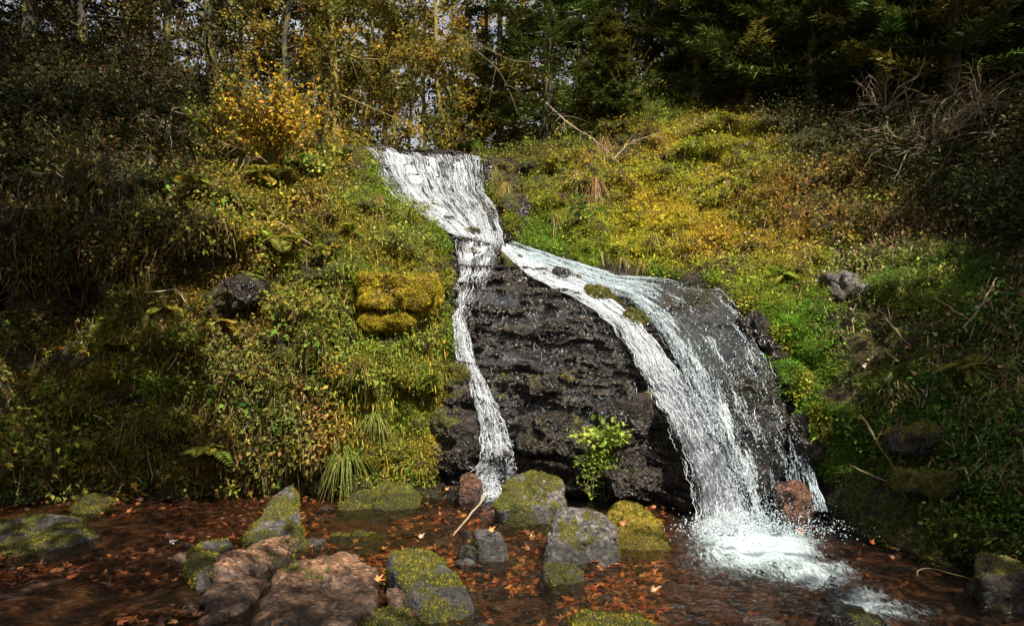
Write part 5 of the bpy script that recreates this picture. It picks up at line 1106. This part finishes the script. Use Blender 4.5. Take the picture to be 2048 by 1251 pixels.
# ------------------------------------------------------------------ trees
def deciduous(name, x, y, h, r, label, leaves=2500, leaf=.075, palette=OLV, start=.3, spread=1.6, limbs=16, lean=(0, 0), mat=M_BARK, seed=0, T=TQUAD, twl=.45, base_curve=0, updir=.45, z0=None, loose=.22):
    rs = np.random.default_rng(seed+int(abs(x)*100)+int(y*10))
    z = ground_z(x, y) if z0 is None else z0
    e = empty(name, (x, y, z), label, 'tree')
    k = 14; t = np.linspace(0, 1, k)
    S = np.array([x, y, z-.15])+np.stack([lean[0]*t**1.4*h+base_curve*np.sin(np.minimum(t*6, 1)*np.pi), lean[1]*t*h, t*h], 1)
    S[:, :2] += .035*h*.3*np.stack([fbm(np.stack([t*4+seed, t*0+q*3, t*0], -1), 3, q) for q in range(2)], 1)*np.minimum(t*5, 1)[:, None]
    tr_ = mk('trunk', [tubes(S, (r*(1-.8*t)*(1+.6*np.exp(-t*h*2.5)))[None], 9)], mat, e, smooth=True)
    n = limbs; lt = rs.uniform(start, .97, n); i0 = np.minimum((lt*(k-1)).astype(int), k-2); f = (lt*(k-1)-i0)[:, None]
    b = S[i0]*(1-f)+S[i0+1]*f
    az = rs.uniform(0, 2*np.pi, n); L = spread*rs.uniform(.5, 1.1, n)*(1.15-.65*lt)
    d = unit(np.stack([np.cos(az), np.sin(az), updir+rs.normal(0, .25, n)], 1)); t1 = np.linspace(0, 1, 8)
    Lm = b[:, None]+d[:, None]*(t1[None]*L[:, None])[..., None]
    Lm += np.stack([noise(st3(t1[None]*3+np.arange(n)[:, None]*5, t1[None]*0+q*9+seed, t1[None]*0), q) for q in range(3)], -1)*(.12*L[:, None]*t1)[..., None]
    Lm[..., 2] -= .12*L[:, None]*t1**2
    rb = r*(1-.8*lt)*.38
    mk('limbs', [tubes(Lm, rb[:, None]*(1.05-.9*t1)[None]+.003, 5)], mat, tr_, smooth=True, kind='stuff')
    m = n*7; si = np.repeat(np.arange(n), 7); ki = rs.integers(2, 7, m); st = Lm[si, ki]; d2 = unit(d[si]+rs.normal(0, .7, (m, 3))); L2 = L[si]*twl*rs.uniform(.4, 1.1, m); t2 = np.linspace(0, 1, 6)
    Tw = st[:, None]+d2[:, None]*(t2[None]*L2[:, None])[..., None]; Tw[..., 2] -= .2*L2[:, None]*t2**2
    mk('twigs', [tubes(Tw, (.0065*(1.1-t2))[None]*np.ones((m, 1)), 3)], mat, tr_, kind='stuff')
    nl = leaves; a = rs.integers(0, m, nl); u = rs.uniform(.15, 1, nl); j = np.minimum((u*5).astype(int), 4); ff = (u*5-j)[:, None]
    p = Tw[a, j]*(1-ff)+Tw[a, j+1]*ff+rs.normal(0, loose*.5, (nl, 3))
    tw_c = pal(m, palette, .25)
    c = np.clip(tw_c[a]*(1+.22*rs.normal(0, 1, (nl, 1))), .004, .8)
    dl = unit(rs.normal(0, 1, (nl, 3))-UPV*.3)
    mk('crown', [inst(T, p, frames(dl, unit(UPV*.5+rs.normal(0, .7, (nl, 3)))), leaf*rs.uniform(.5, 1.4, nl), c)], M_LEAF, e, kind='stuff')
    return e, S
def conifer(name, x, y, h, r, label, Lmax=1.6, nbr=80, palette=None, start=.06, seed=0, blade=.16, nodes=16, mat=M_BARKD, droop=.3, lean=(0, 0), z0=None):
    palette = palette or [(3,(.062,.090,.020)),(2,(.10,.125,.026)),(1,(.17,.17,.032))]
    rs = np.random.default_rng(seed+int(abs(x)*100)+int(y*10)); z = ground_z(x, y) if z0 is None else z0
    e = empty(name, (x, y, z), label, 'tree'); k = 12; t = np.linspace(0, 1, k)
    S = np.array([x, y, z-.15])+np.stack([lean[0]*t*h, lean[1]*t*h, t*h], 1)
    tr_ = mk('trunk', [tubes(S, (r*(1-.93*t)*(1+.5*np.exp(-t*h*2.5)))[None], 9)], mat, e, smooth=True)
    n = nbr; lt = np.sort(rs.uniform(start, .99, n)); az = np.arange(n)*2.4+rs.normal(0, .3, n); L = Lmax*(1.03-lt)**.75*rs.uniform(.65, 1.15, n)
    b = np.stack([np.interp(lt, t, S[:, q]) for q in range(3)], 1)
    d = np.stack([np.cos(az), np.sin(az), .15+.4*lt], 1); d = unit(d); t1 = np.linspace(0, 1, nodes)
    B = b[:, None]+d[:, None]*(t1[None]*L[:, None])[..., None]; B[..., 2] += -droop*L[:, None]*t1**1.3+.16*L[:, None]*t1**3
    mk('branches', [tubes(B, (.010*L[:, None]+.004)*(1.05-t1)[None], 4)], mat, tr_, smooth=True, kind='stuff')
    # sprays: side shoots in the plane of each branch
    sd_ = unit(np.cross(d, UPV)); P = []; D = []; Sx = []; bi = []
    for rep in range(7):
        for sg in (-1, 1):
            q = rs.uniform(.12, 1, (n, nodes)); i0 = np.minimum((q*(nodes-1)).astype(int), nodes-2); f = (q*(nodes-1)-i0)[..., None]
            base = B[np.arange(n)[:, None], i0]*(1-f)+B[np.arange(n)[:, None], i0+1]*f
            lat = rs.uniform(0, 1, (n, nodes))*.30*L[:, None]*(1.05-q)*sg
            pos = base+sd_[:, None]*lat[..., None]+d[:, None]*(np.abs(lat)*.6)[..., None]; pos[..., 2] -= np.abs(lat)*.25+rs.normal(0, .015, lat.shape)
            dr = unit(sd_[:, None]*sg*(.35+.5*rs.random((n, nodes)))[..., None]+d[:, None]*.8+rs.normal(0, .28, (n, nodes, 3))-UPV*.12)
            P.append(pos.reshape(-1, 3)); D.append(dr.reshape(-1, 3)); bi.append(np.repeat(np.arange(n), nodes))
    P = np.concatenate(P); D = np.concatenate(D); bi = np.concatenate(bi); m = len(P)
    bc = pal(n, palette, .3); c = np.clip(bc[bi]*(1+.22*rs.normal(0, 1, (m, 1))), .003, .5)
    mk('needles', [inst((TNEED[0]*np.array([1.6, 1, 1]), TNEED[1]), P, frames(D, unit(UPV+rs.normal(0, .5, (m, 3)))), blade*rs.uniform(.6, 1.4, m), c)], M_NEEDLE, e, kind='stuff')
    return e
def X(px, Y): return (px-CX)/FPX*Y
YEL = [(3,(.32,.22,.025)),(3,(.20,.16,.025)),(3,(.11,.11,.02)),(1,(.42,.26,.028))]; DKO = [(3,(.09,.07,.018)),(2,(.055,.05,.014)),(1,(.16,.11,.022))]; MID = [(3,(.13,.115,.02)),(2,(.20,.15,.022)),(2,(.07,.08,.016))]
DEC = [ # column, distance, height, radius, leaves, palette, label, lean, bark, spread
 (575,15.2,8.5,.10,2200,YEL,'slim leaning tree standing behind the big autumn bush',(.06,0),M_BARKD,1.5),
 (548,17.2,9,.10,2000,DKO,'straight dark tree left of the slim leaning one',(-.01,0),M_BARKD,1.6),
 (600,16.2,8,.06,1500,YEL,'thin forked sapling right of the slim leaning tree',(.10,0),M_BARKD,1.3),
 (425,16.0,10,.17,2600,DKO,'thick dark trunked tree above the upper left slope',(0,0),M_BARKD,1.9),
 (335,17.5,10,.13,2600,DKO,'dark tree left of the thick trunked one',(.02,0),M_BARKD,1.9),
 (478,19,10,.10,2000,DKO,'far dark tree between the thick trunk and the straight dark tree',(0,0),M_BARKD,1.7),
 (675,15.6,10,.15,2400,MID,'ivy clad leaning trunk left of the upper fall',(-.05,0),M_BARKY,1.4),
 (742,18.5,11,.09,1700,YEL,'golden mossy trunk just left above the upper fall',(0,0),M_BARKY,1.4),
 (790,22,12,.09,1600,MID,'thin far trunk above the left part of the upper fall',(.01,0),M_BARKY,1.5),
 (705,21,12,.10,1900,MID,'far tree between the ivy clad trunk and the golden trunk',(0,0),M_BARKY,1.6),
 (852,17.0,11,.075,1300,MID,'pale slender trunk rising right behind the upper fall',(-.01,0),M_BARKY,1.2),
 (880,16.5,11,.085,1300,YEL,'slender trunk curving at its foot behind the upper fall',(-.02,0),M_BARKY,1.2),
 (820,25,12,.10,1700,YEL,'far golden tree in the gap above the upper fall',(0,0),M_BARKY,1.7),
 (910,22,12,.10,1500,YEL,'far tree with lit trunk right of the curving one',(0,0),M_BARKY,1.5),
 (940,25,13,.12,1700,YEL,'golden far tree in the gap left of the big spruce',(0,0),M_BARKY,1.7),
 (968,20,12,.11,1500,MID,'mossy trunk close left of the big spruce',(0,0),M_BARKY,1.4),
 (1035,21,13,.16,1800,YEL,'broad lit trunk rising behind the big spruce',(0,0),M_BARKY,1.5),
 (1200,24,13,.12,1900,YEL,'far golden tree right of the big spruce',(0,0),M_BARKY,1.8),
 (1246,19,13,.17,1500,MID,'thick dark trunk right of the big spruce',(0,0),M_BARKD,1.6),
 (1290,23,13,.12,1900,YEL,'golden tree right of the thick dark trunk',(0,0),M_BARKD,1.8),
 (1340,22,13,.12,2200,DKO,'dark tree at the edge of the right hand wood',(0,0),M_BARKD,1.8),
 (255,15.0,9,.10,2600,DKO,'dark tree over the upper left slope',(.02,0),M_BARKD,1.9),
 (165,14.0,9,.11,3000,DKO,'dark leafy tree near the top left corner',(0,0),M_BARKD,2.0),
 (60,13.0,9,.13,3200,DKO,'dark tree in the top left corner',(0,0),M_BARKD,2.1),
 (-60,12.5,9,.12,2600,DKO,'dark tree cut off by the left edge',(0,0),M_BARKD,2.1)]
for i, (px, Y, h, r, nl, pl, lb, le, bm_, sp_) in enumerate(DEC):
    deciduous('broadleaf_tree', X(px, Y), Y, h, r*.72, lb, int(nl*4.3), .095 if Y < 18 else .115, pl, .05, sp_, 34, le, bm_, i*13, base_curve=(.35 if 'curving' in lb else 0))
CON = [ # column, distance, height, radius, Lmax, branches, label, palette
 (1095,15.6,9,.14,1.75,120,'big dark green spruce right of the upper fall',None),
 (1160,17.5,9,.12,1.5,90,'spruce standing right behind the big one',None),
 (1215,14.6,2.3,.04,.85,60,'small spruce on the slope right of the big one',[(3,(.07,.085,.018)),(2,(.13,.12,.022))]),
 (1400,17.5,10,.15,1.8,100,'dark spruce at the left edge of the right hand wood',None),
 (1500,16.6,8,.14,1.9,110,'dark spruce above the crest of the golden slope',None),
 (1610,16.5,8,.14,1.9,110,'dark spruce right of the one above the golden crest',None),
 (1720,15.8,7,.14,1.9,110,'dark spruce above the dead branches of the right slope',None),
 (1840,14.5,7,.14,1.9,110,'dark spruce behind the pale dead branches',None),
 (1960,13.2,6,.13,1.8,110,'dark spruce near the top right corner',None),
 (2080,12.2,6,.13,1.8,90,'dark spruce cut off by the right edge',None),
 (120,17.5,9,.13,1.7,90,'dark conifer behind the trees of the top left corner',[(3,(.03,.035,.012)),(1,(.06,.05,.014))]),
 (300,20,10,.13,1.7,90,'dark conifer deep behind the upper left slope',[(3,(.03,.035,.012)),(1,(.06,.05,.014))]),
 (1300,19,10,.13,1.6,90,'dark conifer behind the crest grass',None),
 (1000,19,11,.13,1.7,100,'green conifer left behind the big spruce',None),
 (640,22,12,.13,1.8,90,'green conifer deep in the wood left of the upper fall',None),
 (1240,21,12,.13,1.9,90,'green conifer behind the thick dark trunk',None),
 (770,27,13,.14,2.2,90,'far green conifer straight above the upper fall',None),
 (1395,15.0,6,.11,1.5,110,'dark young spruce rooted on the crest of the golden slope',None),
 (1500,14.0,6,.11,1.6,110,'dark spruce low on the upper right slope, next to the young one',None),
 (1625,13.2,6,.12,1.7,120,'dark spruce midway across the upper right slope',None),
 (1760,12.4,6,.12,1.7,120,'dark spruce just above the dry brushwood',None),
 (1905,11.6,6,.12,1.7,120,'dark spruce above the brown brushwood near the right edge',None)]
for i, (px, Y, h, r, Lm_, nb_, lb, pl) in enumerate(CON):
    conifer('spruce_tree', X(px, Y), Y, h, r, lb, Lm_, nb_, pl, seed=i*7)
# far wood closing the view up the valley
n = 42000
Yf = rng.uniform(30, 42, n); pxf = rng.uniform(150, 1500, n); zf = ground_z(0, 30)+rng.uniform(-.5, 13, n)
Pf = np.stack([(pxf-CX)/FPX*Yf, Yf, zf], 1)
kf = (fbm(Pf*np.array([.45, .3, .35]), 4, 33) > -.12+.03*(zf-8)); qx, qy = pix(Pf); kf &= ~((np.abs(qx-855) < 34) & (qy > 190)); Pf = Pf[kf]; n = len(Pf)
far = inst(TQUAD, Pf, frames(unit(rng.normal(0, 1, (n, 3))), unit(rng.normal(0, 1, (n, 3)))), rng.uniform(.16, .38, n), pal(n, YEL+MID, .3))
mk('far_wood', [far], M_LEAF, kind='stuff', label='golden far wood closing the view up the valley')
for i in range(11):
    px = 480+i*80+rng.uniform(-20, 20); Y = rng.uniform(26, 34)
    deciduous('broadleaf_tree', X(px, Y), Y, rng.uniform(11, 14), rng.uniform(.05, .09), 'one of the thin far trunks in the wood up the valley', 2600, .16, YEL+MID, .08, 2.2, 20, (rng.normal(0, .01), 0), M_BARKY, 300+i)
    o = [q for q in COL.objects if q.name.startswith('broadleaf_tree')][-1]; o['group'] = 'far trees up the valley'
# bare curved boughs reaching in front of the wood, limbs of the ivy clad trunk and of the thick dark one
def bough(parent_label, pts, r, mat):
    par = [o for o in COL.objects if o.get('label') == parent_label][0]
    Q = at([p[0] for p in pts], [p[1] for p in pts], [p[2] for p in pts]); d = np.r_[0, np.cumsum(np.linalg.norm(np.diff(Q, axis=0), axis=1))]; d /= d[-1]; t = np.linspace(0, 1, 30)
    S = np.stack([np.interp(t, d, Q[:, i]) for i in range(3)], 1)
    for _ in range(4): S[1:-1] = (S[:-2]+2*S[1:-1]+S[2:])/4
    m = 16; ki = rng.integers(6, 28, m); d2 = unit(unit(S[ki+1]-S[ki])+rng.normal(0, .5, (m, 3))); L2 = rng.uniform(.2, .8, m); t2 = np.linspace(0, 1, 8)
    Tw = S[ki][:, None]+d2[:, None]*(t2[None]*L2[:, None])[..., None]; Tw[..., 2] -= .3*L2[:, None]*t2**2
    mk('bough', [tubes(S, r*(1.05-.85*t)[None], 6), tubes(Tw, (r*.3*(1.1-t2))[None]*np.ones((m, 1)), 4)], mat, par, smooth=True, kind='stuff')
IV = 'ivy clad leaning trunk left of the upper fall'
bough(IV, [(660,-60,15.2),(760,-90,14.6),(835,-10,14.2),(900,65,14.0),(960,105,13.9),(1010,150,13.8),(1035,230,13.8)], .020, M_TWIGD)
bough(IV, [(668,100,15.3),(720,118,15.0),(770,120,14.8),(800,100,14.7)], .03, M_BARKY)
bough(IV, [(680,190,15.3),(740,215,15.0),(800,240,14.8),(850,275,14.7)], .025, M_BARKY)
SPR = 'big dark green spruce right of the upper fall'
bough(SPR, [(1090,120,15.2),(1060,125,14.6),(1020,122,14.2),(960,90,14.0),(900,60,14.0)], .016, M_TWIGD)
bough(SPR, [(1085,200,15.2),(1140,250,13.6),(1190,280,13.0),(1225,310,12.8),(1240,330,12.7)], .02, M_TWIG)
bough('small spruce on the slope right of the big one', [(1225,320,12.8),(1260,285,12.9),(1320,265,13.0)], .016, M_TWIG)

# bushes along the brow under the trees
for px, Y, w_, h_, pl, lb in [(705,15.2,110,90,OLV,'olive bush at the brow left of the upper fall'),(770,17.5,130,90,MID,'dim bush behind the left lip of the upper fall'),(930,17.5,110,80,YEL,'yellow bush behind the right lip of the upper fall'),(1010,16.5,130,110,MID,'bush under the left side of the big spruce'),(1150,16.0,130,90,DKO,'dark bush under the right side of the big spruce'),(480,15.5,160,110,DKO,'dark bush behind the autumn bush'),(330,14.8,180,110,DKO,'dark bush under the trees of the upper left slope')]:
    x = X(px, Y); leafy('shrub', px, 0, w_, h_, 22, 30, .075, TQUAD, pl, lb, 'shrub', loc=(x, Y, ground_z(x, Y)), depth=.6, stemr=.008)

# ------------------------------------------------------------------ unseen trees added around the viewer; crowns shaped to shade the view's edges
def lit(px, py):
    """1 where the added crowns are to shade the view, 0 in the sunny middle"""
    d = np.sqrt(((px-1010)/np.where(px < 1010, 820, 960))**2+((py-560)/np.where(py < 560, 680, 1000))**2)
    s_ = .92*sstep(.68, 1.02, d)
    s_ = np.maximum(s_, .95*g2(px, py, 1850, 40, 400, 140)); s_ = np.maximum(s_, .65*g2(px, py, 40, 170, 240, 200)); s_ = np.maximum(s_, .95*g2(px, py, 90, 1120, 300, 150))
    s_ = np.maximum(s_, .9*g2(px, py, 1980, 1080, 300, 230)); s_ = np.maximum(s_, .6*g2(px, py, 2000, 520, 140, 80)); s_ = np.maximum(s_, .5*g2(px, py, 60, 600, 170, 60))
    s_ = np.maximum(s_, .7*g2(px, py, 1750, 1230, 220, 110)); s_ = np.maximum(s_, .6*g2(px, py, 330, 1210, 170, 120))
    return np.clip(s_, 0, 1)
n = 90000
px = rng.uniform(-350, 2350, n); py = rng.uniform(-280, 1300, n); P, N, ok = surf(px, np.minimum(py, 1250))
Yg = np.where(py > HZ+60, CH*FPX/np.maximum(py-HZ, 1), 99.); P = np.where((ok & (P[:, 1] < Yg))[:, None], P, at(px, py, Yg)); k_ = (P[:, 1] < 25) & (P[:, 1] > 1.5)
px, py, P = px[k_], py[k_], P[k_]
k_ = rng.random(len(P)) < lit(px, py)*P[:, 1]**2/110.; P, px, py = P[k_], px[k_], py[k_]
H = np.maximum(8.5, P[:, 2]+4.5)+rng.uniform(0, 3.0, len(P)); tq = (H-P[:, 2])/SUNV[2]; Lf = P+SUNV*tq[:, None]  # crown leaves set along the sun rays from each place to be shaded
k_ = (fbm(Lf*.9, 3, 71) > -.34) & (Lf[:, 2] > 2.6+.62*np.maximum(Lf[:, 1], 0)); Lf = Lf[k_]
SHADE_TREES = [(-9.5, 3.0, 'added unseen tree shading the left bank beside the viewer'), (9.0, .5, 'added unseen tree shading the right bank beside the viewer'), (-5.5, -4.5, 'added unseen shade tree behind the viewer on the left'), (11.5, 5.0, 'added unseen shade tree high on the right bank'), (6.5, -5.5, 'added unseen shade tree behind the viewer on the right'), (-11, 8, 'added unseen shade tree high on the left bank')]
near = np.argmin(np.stack([np.hypot(Lf[:, 0]-a, Lf[:, 1]-b) for a, b, c in SHADE_TREES]), 0)
print('canopy leaves', len(Lf), np.bincount(near, minlength=6))
for i, (x, y, lb) in enumerate(SHADE_TREES):
    q = Lf[near == i]; z = float(bed_z(x, y)) if y < 4 else ground_z(x, y)
    if len(q) < 30: continue
    e = empty('broadleaf_tree', (x, y, z), lb, 'tree'); tp = float(q[:, 2].max()); t = np.linspace(0, 1, 14)
    S = np.array([x, y, z-.2])+np.stack([.2*np.sin(t*3+i), .2*np.cos(t*4), t*(tp-z)], 1)
    tr_ = mk('trunk', [tubes(S, (.26*(1-.75*t))[None], 12)], M_BARK, e, smooth=True)
    # limbs to cluster centres
    cc = q[rng.choice(len(q), min(46, len(q)), replace=False)]; hz_ = np.clip(cc[:, 2]-.45*np.hypot(cc[:, 0]-x, cc[:, 1]-y), z+3.5, tp-.5)
    b0 = np.stack([np.interp(hz_, S[:, 2], S[:, c]) for c in range(3)], 1); t1 = np.linspace(0, 1, 10)
    Lm = b0[:, None]+(cc-b0)[:, None]*t1[None, :, None]; Lm[..., 2] += np.sin(t1*np.pi)[None]*.12*np.linalg.norm(cc-b0, axis=1)[:, None]
    mk('limbs', [tubes(Lm, (.05*(1.08-t1))[None]*np.ones((len(cc), 1)), 5)], M_BARK, tr_, smooth=True, kind='stuff')
    m = len(q)
    mk('crown', [inst(TQUAD, q, frames(unit(rng.normal(0, 1, (m, 3))), unit(UPV*.8+SUNV*.5+rng.normal(0, .5, (m, 3)))), rng.uniform(.16, .30, m), pal(m, MID, .2))], M_LEAF, e, kind='stuff')
